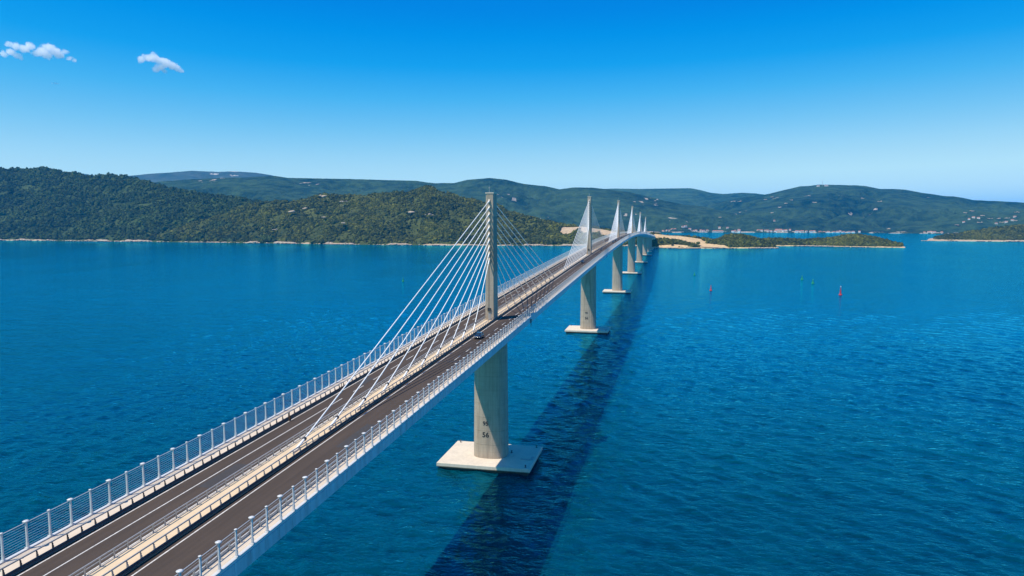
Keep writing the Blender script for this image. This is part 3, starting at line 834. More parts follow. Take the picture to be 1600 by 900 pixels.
# ------------------------------------------------------------------ guard rails
def rail_post(side):
    m = MB()
    m.box((0, 0, 0.45), (0.10, 0.14, 0.9)); m.box((side * 0.09, 0, 0.52), (0.12, 0.10, 0.26))
    m.box((-side * 0.05, 0, 0.98), (0.09, 0.10, 0.24))
    return m
def guard_rail(xf, side, z0, label, mat_beam, mat_post, open_=False):
    f = empty('guard_rail', (xf(0), 0, zdeck(0) + z0), label, 'guard rail', 'steel guard rails beside the carriageways')
    me = loose_mesh('rail_post', rail_post(side), mat_post)
    ys = [-190.0 + 2.0 * i for i in range(int((Y1 + 188) / 2.0))]
    rest = MB()
    for i, y in enumerate(ys):
        if i < 200: place('post', me, f, (xf(y), y, zdeck(y) + z0))
        elif i < 700: rest.box((xf(y), y, zdeck(y) + z0 + 0.5), (0.10, 0.14, 1.0))
    rest.build('post', mat_post, f, kind='stuff')
    sy = stations(-195, Y1, 6.0)
    s = side
    b = MB()
    prof = [(s * 0.15, -0.14), (s * 0.24, -0.06), (s * 0.17, 0.12), (s * 0.24, 0.30), (s * 0.15, 0.40), (s * 0.10, 0.40), (s * 0.10, -0.14)]
    if open_: prof = [(s * 0.10, 0.50), (s * 0.20, 0.50), (s * 0.20, 0.62), (s * 0.10, 0.62)]
    if s > 0 and not open_: prof = prof[::-1]
    if s < 0 and open_: prof = prof[::-1]
    b.sweep([(x, z + z0) for x, z in prof], sy, zdeck, xf); b.build('beam', mat_beam, f)
    b = MB(); zt = 1.08 + z0; r = 0.065; xo = -s * 0.05
    b.sweep([(xo - r, zt - r), (xo + r, zt - r), (xo + r, zt + r), (xo - r, zt + r)], sy, zdeck, xf); b.build('top_rail', M['galv'], f)
    b = MB(); r = 0.15
    b.sweep([(-r, z0 - 0.19), (r, z0 - 0.19), (r, z0 + 0.02), (-r, z0 + 0.02)], sy, zdeck, xf) if z0 > 0.1 else None
    if b.v: b.build('kerb', M['walkway'], f)
    return f
guard_rail(lambda y: -8.80, 1, 0.17, 'guard rail between the left walkway and the left carriageway', M['dark_steel'], M['dark_steel'])  # beam coloured dark to paint in its shaded face and cast shadow
guard_rail(lambda y: mc(y) - 2.05, -1, 0.20, 'guard rail on the left side of the pale median strip', M['galv'], M['galv'], True)
guard_rail(lambda y: mc(y) + 1.25, 1, 0.20, 'guard rail on the right side of the pale median strip', M['dark_steel'], M['galv'])  # beam darkened here too, painting in the shaded face
guard_rail(lambda y: 10.30, -1, 0.17, 'guard rail on the right carriageway beside the nearest wire fence', M['galv'], M['galv'])

# ------------------------------------------------------------------ pylons
def outline(a, b, e=2.8, n=40):
    pts = []
    for i in range(n):
        t = 2 * math.pi * i / n
        c, s = math.cos(t), math.sin(t)
        pts.append((math.copysign(abs(c) ** (2 / e), c) * a, math.copysign(abs(s) ** (2 / e), s) * b))
    return pts
def loft(mb, rings, smooth=False):
    n = len(rings[0])
    vs = [p for r in rings for p in r]
    fs = [(k * n + i, k * n + (i + 1) % n, (k + 1) * n + (i + 1) % n, (k + 1) * n + i) for k in range(len(rings) - 1) for i in range(n)]
    mb.add(vs, fs, smooth)
    e = (len(rings) - 1) * n
    mb.add(vs, [tuple(range(n))[::-1], tuple(range(e, e + n))])
def pier_half(z, ztop):
    t = max(0.0, min(1.0, (z - 2.0) / (ztop - 2.0)))
    return 5.60 - 0.40 * t, 4.70 - 0.35 * t
def pier_ring(y0, z, ztop, shrink=0.0):
    a, b = pier_half(z, ztop)
    return [(x, y0 + y, z) for x, y in outline(a - shrink, b - shrink)]

def glyphs(text, size):
    cu = bpy.data.curves.new('number', 'FONT')
    cu.body = text; cu.size = size; cu.align_x = 'CENTER'; cu.resolution_u = 3; cu.offset = 0.03 * size
    to = bpy.data.objects.new('number', cu)
    COL.objects.link(to)
    bpy.context.view_layer.update()
    me = to.evaluated_get(bpy.context.evaluated_depsgraph_get()).to_mesh()
    vs = [tuple(v.co) for v in me.vertices]; fs = [tuple(p.vertices) for p in me.polygons]
    bpy.data.objects.remove(to)
    return vs, fs

def mast_ring(x0, y0, z, w, d, c=0.32):
    w, d = w / 2, d / 2
    return [(x0 + x, y0 + y, z) for x, y in ((-w + c, -d), (w - c * 0.4, -d), (w, -d + c * 0.4), (w, d - c), (w - c, d), (-w + c, d), (-w, d - c), (-w, -d + c))]

STAY_LABELS = {}
def pylon(Y, ncab, label, detail):
    zd = zdeck(Y)
    root = empty('pylon', (0, Y, 0), label, 'bridge pylon', 'concrete pylons of the cable-stayed bridge')
    x0 = 0.25
    # footing
    b = MB()
    s = 0.35
    hw, hd = 15.2, 11.7
    loft(b, [[(-hw, Y - hd, 0.95), (hw, Y - hd, 0.95), (hw, Y + hd, 0.95), (-hw, Y + hd, 0.95)],
             [(-hw, Y - hd, 2.08), (hw, Y - hd, 2.08), (hw, Y + hd, 2.08), (-hw, Y + hd, 2.08)],
             [(-hw + .14, Y - hd + .14, 2.22), (hw - .14, Y - hd + .14, 2.22), (hw - .14, Y + hd - .14, 2.22), (-hw + .14, Y + hd - .14, 2.22)]])
    foot = b.build('footing', M['pale_concrete'], root)
    b = MB()
    b.box((0, Y, 1.03), (2 * hw + 0.02, 2 * hd + 0.02, 0.24)); b.build('tide_band', M['tide'], root)
    b = MB(); b.box((0, Y, -0.55), (2 * hw - 1.6, 2 * hd - 1.6, 2.96)); b.build('wet_shade_skirt', M['wet_shade'], root)  # dark block standing in for the shaded gap beneath the slab
    b = MB()
    b.tube((0, 0, -7), (0, 0, -2.0), 1.0, n=10)
    pile = loose_mesh('pile', b, M['dark_steel'])
    for px in (-12, -4, 4, 12):
        for py in (-8.6, 0, 8.6):
            place('pile', pile, root, (px, Y + py, 0))
    if detail:
        b = MB()
        for px, py in ((13.6, -10.2), (-13.6, 10.2), (13.4, 10.0), (6.3, 2.8)):
            b2 = MB(); b2.lathe((px, Y + py, 2.22), [(0.34, 0), (0.34, 0.1), (0.16, 0.14), (0.16, 0.6), (0.30, 0.66), (0.30, 0.78)], 8)
            b2.build('mooring_bollard', M['dark_steel'], root)
        b.box((12.2, Y - 3.0, 2.30), (3.2, 0.9, 0.14)); b.box((14.0, Y - 1.4, 2.27), (0.9, 3.0, 0.1))
        b.build('steel_plate', M['galv'], root)
    # pier
    ztop = zd - 4.45
    if detail:
        n = int(round((ztop - 2.2) / 4.6)); h = (ztop - 2.2) / n
        for k in range(n):
            za, zb = 2.2 + k * h, 2.2 + (k + 1) * h
            b = MB()
            loft(b, [pier_ring(Y, za - 0.03, ztop, 0.12), pier_ring(Y, za + 0.09, ztop, 0.12)], True)
            loft(b, [pier_ring(Y, za + 0.09, ztop), pier_ring(Y, zb, ztop)], True)
            b.build('pier_lift', M['concrete'], root)
    else:
        b = MB(); loft(b, [pier_ring(Y, 2.2, ztop), pier_ring(Y, ztop, ztop)], True); b.build('pier', M['concrete'], root)
    # painted numbers on the pier face that looks back along the bridge
    if detail:
        for text, zc, size, xc in (('56', 9.3, 2.3, -0.75), ('95', 13.2, 1.9, -0.75)):
            vs, fs = glyphs(text, size)
            a, bb = pier_half(zc, ztop)
            out = []
            for vx, vy, vz in vs:
                x, z = xc + vx, zc + vy
                a, bb = pier_half(z, ztop)
                yy = -bb * max(0.0, 1 - abs(x / a) ** 2.8) ** (1 / 2.8)
                out.append((x, Y + yy - 0.035, z))
            g = MB(); g.add(out, fs)
            g.build('painted_number', M['ink'], root)
    # mast
    H = 40.9
    b = MB()
    loft(b, [mast_ring(x0, Y, zd + 0.1, 2.95, 5.6), mast_ring(x0, Y, zd + H - 0.35, 2.5, 4.9)])
    mast = b.build('mast', M['concrete'], root)
    b = MB(); b.box((x0, Y, zd + H - 0.175), (2.75, 5.15, 0.33)); b.build('mast_cap', M['pale_concrete'], root)
    b = MB(); b.tube((x0 - 0.2, Y - 1.9, zd + H - 0.02), (x0 - 0.2, Y - 1.9, zd + H + 1.3), 0.09); b.box((x0 - 0.2, Y - 1.9, zd + H + 1.5), (0.34, 0.34, 0.45))
    b.tube((x0 - 0.2, Y - 1.9, zd + H + 1.7), (x0 - 0.2, Y - 1.9, zd + H + 2.4), 0.03, n=6)
    b.build('warning_light', M['galv'], root)
    if detail:
        b = MB(); b.tube((x0 - 0.25, Y - 2.86, zd + 3.2), (x0 - 0.2, Y - 2.68, zd + 18.5), 0.07, n=6); b.build('conduit', M['dark_steel'], root)
        b = MB(); b.box((x0 - 0.1, Y - 2.95, zd + 3.4), (0.95, 0.35, 0.9)); b.box((x0 - 0.1, Y - 2.99, zd + 3.95), (1.1, 0.5, 0.12)); b.build('junction_box', M['dark_steel'], root)
        b = MB(); b.box((x0, Y - 2.82, zd + 1.3), (0.9, 0.1, 2.0)); b.build('service_door', M['galv'], root)
    # stays
    for side in (-1, 1):
        for k in range(ncab):
            u = k / (ncab - 1)
            ya = Y + side * (23.3 + 103.8 * u)
            zm = zd + 19.6 + 18.6 * u
            top = Vector((x0 - 0.1, Y + side * 2.5, zm))
            foot_p = Vector((mc(ya), ya, zdeck(ya) + 0.25))
            d = (top - foot_p); ln = d.length; d.normalize()
            rc = 0.13 if detail else 0.15
            c = MB(); c.tube(foot_p + d * 2.6, top - d * 0.6, rc, n=6, caps=False)
            cab = c.build('stay_cable', M['cable'], root)
            s1 = MB(); s1.tube(foot_p - d * 0.25, foot_p + d * 2.9, 0.24, 0.19, 8); s1.build('anchor_sleeve', M['cable'], cab)
            s2 = MB(); s2.tube(top - d * 2.2, top + d * 0.15, 0.20, 0.24, 8); s2.build('anchor_sleeve', M['cable'], cab)
            if detail:
                s3 = MB(); s3.tube(foot_p + d * 2.75, foot_p + d * 3.15, 0.33, n=8); s3.build('damper', M['dark_steel'], cab)
                # corbel on the mast face that holds the top anchor
                w = 0.30
                fy = Y + side * 2.50
                vs = [(x0 - 0.1 - w, fy, zm + 0.55), (x0 - 0.1 + w, fy, zm + 0.55), (x0 - 0.1 + w, fy + side * 0.55, zm - 0.15), (x0 - 0.1 - w, fy + side * 0.55, zm - 0.15),
                      (x0 - 0.1 - w, fy, zm - 0.75), (x0 - 0.1 + w, fy, zm - 0.75)]
                q = MB(); q.add(vs, [(0, 1, 2, 3), (3, 2, 5, 4), (0, 3, 4), (1, 5, 2), (0, 4, 5, 1)]); q.build('anchor_corbel', M['corbel'], root)
                # steel plinth on the median where the stay lands
                q = MB(); q.box((foot_p.x, ya + side * 0.5, zdeck(ya) + 0.32), (0.9, 1.8, 0.25), taper=0.85); q.build('anchor_plinth', M['pale_concrete'], root)
    return root
ordn = ['nearest pylon, with ten stays each side and painted numbers on its pier',
        'second pylon from the camera, dark cars on the road beside its mast',
        'third pylon from the camera, the highest rising mast just before the crest of the deck',
        'fourth pylon from the camera, standing at the crest of the deck',
        'fifth pylon from the camera, behind the crest of the deck',
        'sixth and farthest pylon, the smallest one before the far headland']
for i, lab in enumerate(ordn):
    pylon(285.0 * i, 10 if i == 0 else 13, lab, i < 2)

pl = ['approach pier just beyond the farthest pylon', 'middle one of the three approach piers before the far headland', 'last approach pier beside the shore of the far headland']
for lab, Y in zip(pl, (1614.5, 1722.5, 1830.5)):
    root = empty('approach_pier', (0, Y, 0), lab, 'bridge pier', 'plain piers at the far end of the bridge')
    b = MB(); b.box((0, Y, 1.3), (20, 15, 1.8)); b.build('footing', M['pale_concrete'], root)
    zt = zdeck(Y) - 4.45
    b = MB(); loft(b, [[(x, Y + y, 2.2) for x, y in outline(5.2, 3.2)], [(x, Y + y, zt) for x, y in outline(4.9, 2.8)]], True); b.build('pier', M['concrete'], root)
b = MB(); b.box((0, 1912, 20), (24.6, 12, 2 * (zdeck(1908) - 20.6))); b.box((-12.0, 1922, zdeck(1908) - 6), (0.8, 26, 12)); b.box((12.0, 1922, zdeck(1908) - 6), (0.8, 26, 12))
tag(b.build('abutment', M['pale_concrete']), 'pale concrete abutment where the deck meets the far headland', 'abutment')

# added dark posts standing in for cast shadows beside the left guard rail
for (x, y), lab in (((-8.05, -113.0), 'dark brown upright standing in for a shadow on the left guard rail, nearest of the three'),
                    ((-8.05, -92.5), 'dark brown upright standing in for a shadow on the left guard rail, middle one of the three'),
                    ((-8.05, -57.0), 'dark brown upright standing in for a shadow on the left guard rail, farthest of the three')):
    r = empty('shadow_post', (x, y, zdeck(y)), lab, 'shadow stand-in', 'dark shadow stand-ins on the left guard rail')
    z = zdeck(y)
    b = MB(); b.tube((x, y, z + 0.0), (x, y, z + 1.7), 0.07, n=8); b.build('post', M['shadow_brown'], r)
    b = MB(); b.box((x + 0.05, y, z + 0.55), (0.34, 0.30, 0.8)); b.build('case', M['shadow_brown'], r)

# ------------------------------------------------------------------ cars
def car_paint(name, col):
    m, nt, b = new_mat(name)
    b.inputs['Base Color'].default_value = (*col, 1); b.inputs['Metallic'].default_value = 0.3
    b.inputs['Roughness'].default_value = 0.3; b.inputs['Coat Weight'].default_value = 1.0
    return m
M['car_navy'] = car_paint('navy_car_paint', (0.004, 0.010, 0.026))
M['car_black'] = car_paint('black_car_paint', (0.008, 0.009, 0.012))
M['glass'] = simple('tinted_glass', (0.02, 0.035, 0.06), 0.06, 0.0, 0.02)
M['lamp'] = simple('headlamp_lens', (0.8, 0.8, 0.78), 0.2, 0.0, 0.02)
M['tail'] = simple('tail_lamp_lens', (0.5, 0.01, 0.01), 0.3, 0.0, 0.02)
def build_car(loc, paint, label, group=None):
    X, Yc, Z = loc
    root = empty('car', loc, label, 'car', group)
    def ring(y, w, z0, z1, sh):           # body cross-section, front of the car points to -Y
        w /= 2
        return [(X + a, Yc + y, Z + c) for a, c in ((-w * 0.92, z0), (w * 0.92, z0), (w, z0 + 0.18), (w, z1 - sh), (w * 0.88, z1), (-w * 0.88, z1), (-w, z1 - sh), (-w, z0 + 0.18))]
    b = MB()
    loft(b, [ring(-2.2, 1.45, 0.34, 0.66, 0.1), ring(-2.1, 1.72, 0.24, 0.80, 0.12), ring(-1.5, 1.84, 0.22, 0.94, 0.10), ring(-0.8, 1.86, 0.22, 1.02, 0.08),
             ring(0.9, 1.86, 0.22, 1.06, 0.08), ring(1.8, 1.84, 0.24, 1.08, 0.10), ring(2.12, 1.72, 0.30, 1.02, 0.14), ring(2.2, 1.5, 0.4, 0.9, 0.1)], True)
    b.build('body', paint, root)
    b = MB()
    def cab(y, w, z): w /= 2; return [(X - w, Yc + y, Z + z), (X + w, Yc + y, Z + z)]
    lo = [(-1.0, 1.62, 1.0), (0.2, 1.70, 1.03), (1.3, 1.68, 1.05), (2.02, 1.55, 1.05)]
    hi = [(-0.25, 1.30, 1.52), (0.3, 1.36, 1.58), (1.2, 1.34, 1.56), (1.72, 1.22, 1.48)]
    vs = [p for q in lo for p in cab(*q)] + [p for q in hi for p in cab(*q)]
    fs = [(1, 0, 8, 9), (6, 7, 15, 14)]
    for i in range(3):
        a = 2 * i
        fs += [(a, a + 2, a + 10, a + 8), (a + 3, a + 1, a + 9, a + 11)]
    b.add(vs, fs); b.build('windows', M['glass'], root)
    b = MB(); vs = []
    for q in hi:
        for dz in (0.0, 0.05):
            w = q[1] / 2 + 0.02
            vs += [(X - w, Yc + q[0], Z + q[2] + dz), (X + w, Yc + q[0], Z + q[2] + dz)]
    fs = [(0, 1, 3, 2), (14, 12, 13, 15)[::1]]
    for i in range(3):
        a = 4 * i
        fs += [(a + 2, a + 3, a + 7, a + 6), (a, a + 2, a + 6, a + 4), (a + 1, a + 5, a + 7, a + 3), (a, a + 4, a + 5, a + 1)]
    b.add(vs, fs); b.build('roof', paint, root)
    wb = MB(); wb.tube((-0.11, 0, 0), (0.11, 0, 0), 0.34, n=16)
    tyre = loose_mesh('tyre', wb, M['black'])
    rb = MB(); rb.tube((-0.125, 0, 0), (0.125, 0, 0), 0.21, n=12)
    rim = loose_mesh('rim', rb, M['galv'])
    for sx in (-1, 1):
        for sy in (-1.35, 1.35):
            t = place('wheel', tyre, root, (X + sx * 0.84, Yc + sy, Z + 0.34)); ORIGIN[t.name] = Vector((X + sx * 0.84, Yc + sy, Z + 0.34))
            place('rim', rim, t, (X + sx * 0.84, Yc + sy, Z + 0.34))
        b = MB(); b.box((X + sx * 0.62, Yc - 2.13, Z + 0.68), (0.36, 0.16, 0.16)); b.build('headlight', M['lamp'], root)
        b = MB(); b.box((X + sx * 0.66, Yc + 2.14, Z + 0.88), (0.30, 0.12, 0.18)); b.build('tail_light', M['tail'], root)
        b = MB(); b.box((X + sx * 1.0, Yc - 0.72, Z + 1.05), (0.2, 0.12, 0.14)); b.build('mirror', paint, root)
    return root
def duplicate(root, loc, label, group):
    r = root.copy(); COL.objects.link(r); r.location = loc
    r['label'] = label; r['group'] = group
    for ch in root.children:
        c = ch.copy(); COL.objects.link(c); c.parent = r
        for g in ch.children:
            e = g.copy(); COL.objects.link(e); e.parent = c
    return r
near = build_car((4.7, -32.3, zdeck(-32.3) + 0.02), M['car_navy'], 'dark blue car driving towards the camera beside the nearest pylon', 'dark cars on the right carriageway')
far = build_car((4.3, 211.8, zdeck(211.8) + 0.02), M['car_black'], 'black car just before the second pylon on the right carriageway', 'dark cars on the right carriageway')
for y, lab in ((331.0, 'black car just past the second pylon on the right carriageway'),
               (447.0, 'black car between the second and third pylon, the nearer of a pair'),
               (482.0, 'black car between the second and third pylon, the farther of a pair'),
               (565.0, 'black car beside the base of the third pylon')):
    duplicate(far, (4.3, y, zdeck(y) + 0.02), lab, 'dark cars on the right carriageway')

# ------------------------------------------------------------------ buoys
def buoy(loc, s, mat, label, group, light=False, kind=0):
    x, y = loc
    r = empty('buoy', (x, y, 0), label, 'buoy', group)
    b = MB(); b.lathe((x, y, -0.5 * s), [(0.9 * s, 0), (1.35 * s, 0.4 * s), (1.4 * s, 1.0 * s), (1.1 * s, 1.35 * s), (0.5 * s, 1.5 * s)], 16); b.build('float', mat, r)
    b = MB()
    if kind == 0:
        b.lathe((x, y, 0.9 * s), [(0.72 * s, 0), (0.55 * s, 1.6 * s), (0.38 * s, 3.6 * s), (0.30 * s, 4.2 * s), (0.5 * s, 4.3 * s), (0.5 * s, 4.5 * s)], 12)
    else:
        b.lathe((x, y, 0.9 * s), [(0.95 * s, 0), (0.6 * s, 1.2 * s), (0.35 * s, 2.4 * s), (0.45 * s, 2.5 * s)], 12)
    b.build('tower', mat, r)
    zt = (0.9 + (4.5 if kind == 0 else 2.5)) * s
    b = MB(); b.tube((x, y, zt), (x, y, zt + 0.9 * s), 0.10 * s, n=6)
    if kind == 0: b.lathe((x, y, zt + 0.3 * s), [(0.34 * s, 0), (0.34 * s, 0.6 * s)], 10)
    else: b.lathe((x, y, zt + 0.2 * s), [(0.5 * s, 0), (0.05 * s, 0.9 * s)], 10)
    b.build('topmark', mat, r)
    if light:
        b = MB(); b.lathe((x, y, zt + 1.5 * s), [(0.2 * s, 0), (0.42 * s, 0.3 * s), (0.42 * s, 0.6 * s), (0.15 * s, 0.9 * s)], 10); b.tube((x, y, zt + 0.8 * s), (x, y, zt + 1.6 * s), 0.06 * s, n=6)
        b.build('lantern', M['white'], r)
buoy((234, 592), 1.25, M['red'], 'large red buoy with a white light on top, rightmost of the buoys', 'channel buoys in the strait', True)
buoy((102, 613), 1.0, M['red'], 'smaller red pillar buoy right of the bridge shadow', 'channel buoys in the strait')
buoy((91, 844), 1.1, M['green'], 'green buoy nearest the bridge, beyond the smaller red buoy', 'channel buoys in the strait', kind=1)
buoy((229, 793), 1.35, M['green'], 'left one of the pair of green buoys near the large red buoy', 'channel buoys in the strait', kind=1)
buoy((232, 734), 1.35, M['green'], 'right one of the pair of green buoys near the large red buoy', 'channel buoys in the strait', kind=1)
buoy((-282, 652), 1.2, M['green'], 'green buoy alone on the water left of the bridge', 'channel buoys in the strait', kind=1)

# ------------------------------------------------------------------ things on the hills and shores
def surf(grid, x, y):
    g = grid[0]; best = 1e18; z = 0
    for l in g:
        for p in l:
            d = (p[0] - x) ** 2 + (p[1] - y) ** 2
            if d < best: best = d; z = p[2]
    return z
bmeshes = [loose_mesh('boulder', MB().add([tuple(v.co) for v in boulder_mesh(k * 2.7, M['pale_rock']).vertices], [tuple(p.vertices) for p in boulder_mesh(k * 2.7, M['pale_rock']).polygons], True), M['pale_rock']) for k in range(3)]
def outcrop(x, y, z, size, label, group, seed):
    rnd = random.Random(seed)
    r = empty('rock_outcrop', (x, y, z), label, 'rocks', group)
    for k in range(5):
        s = size * rnd.uniform(0.35, 0.7)
        b = place('boulder', bmeshes[k % 3], r, (x + rnd.gauss(0, size * 0.9), y + rnd.gauss(0, size * 0.5), z + rnd.uniform(-0.1, 0.25) * size), (0, 0, rnd.random() * 6))
        b.scale = (s * 1.4, s, s * rnd.uniform(0.6, 1.0))
near_out = [((-1301, 2177.5, 109), 11, 'large pale rock outcrop on the left flank of the central hill'),
            ((-1251.5, 2181, 121), 8, 'pale rock outcrop just right of the largest one on the central hill'),
            ((-1221, 2273, 168), 12, 'pale rock outcrop on the crest at the left shoulder of the central hill'),
            ((-1129, 2252, 148), 7, 'small pale rock outcrop below the left shoulder crest of the central hill'),
            ((-834, 2153.6, 106), 9, 'reddish rock outcrop below the summit of the central hill'),
            ((-747, 2118, 97), 8, 'reddish rock outcrop right of and below the summit of the central hill'),
            ((-1034.5, 2052, 69), 6, 'small rock outcrop low in the middle of the central hill'),
            ((-1316, 2091, 46), 6, 'small rock outcrop low on the left foot of the central hill'),
            ((-1132, 2096, 89), 6, 'small rock outcrop halfway up the left side of the central hill')]
for i, ((x, y, z), s, lab) in enumerate(near_out): outcrop(x, y, z, s, lab, 'rock outcrops on the central hill', i)
far_out = [(849, 6408, 256), (916, 5664, 206), (960, 5683, 231), (927, 6523, 281), (650, 6567, 245), (1646, 5910, 223), (1529, 5908, 248), (784, 5380, 130), (1110, 5600, 210),
           (1952, 4958, 136), (1871, 4854, 123), (1938, 4769, 106), (1856, 4590, 64), (1961, 4734, 87), (1976, 4591, 64), (2077, 4675, 75), (2009, 4720, 87), (1729, 4571, 48), (2213, 4967, 128), (2063, 4727, 90), (384, 4938, 96), (1368, 4599, 24)]
ORD = ['leftmost', 'second', 'third', 'fourth', 'fifth', 'sixth', 'seventh', 'eighth', 'ninth', 'tenth', 'eleventh', 'twelfth', 'thirteenth']
def nth(k): return ORD[k] if k == 0 else ORD[k] + ' from the left'
hi_out, lo_out = sorted(far_out[:9]), sorted(far_out[9:])
for i, (x, y, z) in enumerate(hi_out): outcrop(x, y, z + 1, 9, nth(i) + ' of the rock outcrops high on the far mountain', 'rock outcrops high on the far mountain', 40 + i)
for i, (x, y, z) in enumerate(lo_out): outcrop(x, y, z + 1, 8, nth(i) + ' of the rock outcrops low on the far slopes', 'rock outcrops low on the far slopes', 60 + i)

def house(x, y, z, w, d, h, rz, warm, label, group):
    r = empty('house', (x, y, z), label, 'house', group)
    c, s = math.cos(rz), math.sin(rz)
    def P(u, v, k): return (x + u * c - v * s, y + u * s + v * c, z + k)
    b = MB(); b.box((x, y, z + h / 2 - 2), (w, d, h + 4), rz); b.build('wall', M['house_wall_warm'] if warm else M['house_wall'], r)
    w2, d2 = w / 2 + 0.6, d / 2 + 0.6
    b = MB(); b.add([P(-w2, -d2, h), P(w2, -d2, h), P(w2, d2, h), P(-w2, d2, h), P(-w2 * 0.8, 0, h + d * 0.28), P(w2 * 0.8, 0, h + d * 0.28)],
                    [(0, 1, 5, 4), (2, 3, 4, 5), (1, 2, 5), (3, 0, 4), (3, 2, 1, 0)])
    b.build('roof', M['roof_tile'], r)
    n = max(2, int(w / 5))
    for k in range(n):
        u = -w / 2 + w * (k + 0.5) / n
        for zz in ([h * 0.3, h * 0.75] if h > 7 else [h * 0.5]):
            q = MB(); q.box(P(u, -d / 2 - 0.02, zz), (1.6, 0.12, 1.5), rz); q.build('window', M['window'], r)
rnd = random.Random(5)
def row(items, grid, label, group, w, h, jit=25.0):
    for k, (x, y) in enumerate(sorted(items)):
        z = max(1.5, surf(grid, x, y))
        house(x, y, z, w * rnd.uniform(0.75, 1.3), 11 * rnd.uniform(0.9, 1.2), h * rnd.uniform(0.8, 1.25), rnd.uniform(-0.5, 0.5), rnd.random() < 0.35, nth(k) + ' of the ' + label, group)
row([(200, 4560), (215, 4610), (243, 4570), (262, 4640), (290, 4700), (150, 4690), (178, 4712), (132, 4687)], G_MID, 'small white houses above the inner bay', 'houses above the inner bay', 14, 7)
row([(30, 4500), (45, 4470), (62, 4500), (80, 4520), (8, 4480)], G_MID, 'white village houses right of the bridge end', 'village houses right of the bridge end', 13, 6)
house(350, 4575, 3, 70, 14, 7, 0.05, True, 'long low reddish building on the shore of the far bay', 'large buildings on the far shore')
row([(442, 4580), (458, 4590), (481, 4578), (602, 4610), (620, 4600)], G_MID, 'waterfront houses at the left of the far bay', 'waterfront houses left of the far bay', 16, 7)
row([(640, 4570), (654, 4562), (672, 4572)], G_MID, 'white houses left of the tall hotel across the bay', 'houses in the left shore cluster', 15, 7)
house(722, 4600, 5, 44, 16, 14, -0.05, True, 'tall cream hotel building, largest on the far bay shore', 'large buildings on the far shore')
row([(700, 4575), (745, 4575), (765, 4590), (796, 4640), (823, 4552), (840, 4556), (856, 4556), (880, 4552), (908, 4554), (926, 4560)], G_MID, 'white shore houses beside and right of the tall hotel', 'houses in the middle shore cluster', 16, 7)
row([(965, 4585), (990, 4590), (1015, 4592), (1050, 4600), (1075, 4615), (1094, 4640), (1106, 4605), (1140, 4610), (1165, 4615), (1202, 4618)], G_MOUNT, 'low white houses at the right of the bay shore', 'houses in the right shore cluster', 15, 5.5)
row([(1517, 4452), (1540, 4455), (1556, 4460), (1575, 4462), (1610, 4450)], G_FOOT, 'small shore houses left of the right headland', 'houses by the channel at the right', 14, 5)
row([(436, 4951), (384, 4960), (501, 4815), (930, 5094), (1030, 5028), (790, 5322), (1167, 5257)], G_MID, 'lone pale houses on the wooded far slopes', 'lone houses on the far slopes', 15, 7)
row([(1900, 4800), (1925, 4790), (1990, 4700), (2040, 4690), (2100, 4760), (2150, 4850), (1840, 4700), (1790, 4640)], G_FOOT, 'pale hillside houses at the right edge', 'hillside houses at the right edge', 14, 6)

# radio station on the summit of the far mountain
x, y = 1424.0, 6990.0
z = surf(G_MOUNT, x, y)
r = empty('radio_mast', (x, y, z), 'thin radio mast on the summit of the far mountain', 'radio mast')
b = MB()
for k in range(3):
    a = k * 2.094; a2 = (k + 1) * 2.094
    b.tube((x + 3.2 * math.cos(a), y + 3.2 * math.sin(a), z - 3), (x + 0.7 * math.cos(a), y + 0.7 * math.sin(a), z + 42), 0.55, 0.4, 6)
    for q in range(6):
        f0, f1 = q / 6, (q + 1) / 6
        r0, r1 = 3.2 - 2.5 * f0, 3.2 - 2.5 * f1
        b.tube((x + r0 * math.cos(a), y + r0 * math.sin(a), z + 42 * f0), (x + r1 * math.cos(a2), y + r1 * math.sin(a2), z + 42 * f1), 0.3, n=5)
b.build('lattice_tower', M['white'], r)
b = MB(); b.tube((x, y, z + 41), (x, y, z + 56), 0.5, n=6); b.build('antenna', M['red'], r)
b = MB(); b.lathe((x, y, z + 34), [(2.6, 0), (2.8, 0.8), (2.8, 3.0), (2.4, 3.6)], 12); b.build('dish_platform', M['white'], r)
for dx, w, h, lab in ((-38, 26, 9, 'white station building left of the summit radio mast'), (32, 34, 8, 'white station building right of the summit radio mast')):
    house(x + dx, y - 15, surf(G_MOUNT, x + dx, y - 15), w, 12, h, 0.0, False, lab, 'station buildings on the summit')

# dirt road and bushes on the sandy headland
pts = [(14, 1916), (32, 1908), (62, 1900), (95, 1893), (130, 1886), (165, 1884), (200, 1886)]
vs, fs = [], []
dense = []
for a, b_ in zip(pts, pts[1:]):
    for k in range(6): dense.append((a[0] + (b_[0] - a[0]) * k / 6, a[1] + (b_[1] - a[1]) * k / 6))
for k, (px, py) in enumerate(dense):
    z = surf(G_ISLN, px, py) + 1.0
    vs += [(px, py - 4.5, z), (px, py + 4.5, z + 0.4)]
    if k: fs.append((2 * k - 2, 2 * k, 2 * k + 1, 2 * k - 1))
mb = MB(); mb.add(vs, fs, True); tag(mb.build('dirt_road', M['pale_rock']), kind='structure')
def bush(x, y, s, label):
    z = surf(G_ISLN, x, y)
    r = empty('tree', (x, y, z), label, 'tree', 'lone trees on the sandy headland')
    b = MB(); b.tube((x, y, z - 0.5), (x + 0.1 * s, y, z + s * 0.9), s * 0.10, s * 0.05, 7)
    for a in (0.4, 2.3, 4.4): b.tube((x, y, z + s * 0.4), (x + s * 0.5 * math.cos(a), y + s * 0.5 * math.sin(a), z + s * 1.0), s * 0.05, s * 0.02, 5)
    b.build('trunk', M['bark'], r)
    c = place('crown', protos.objects[int(s * 7) % 5].data, r, (x, y, z + s * 1.05)); c.scale = (s, s, s * 0.9)
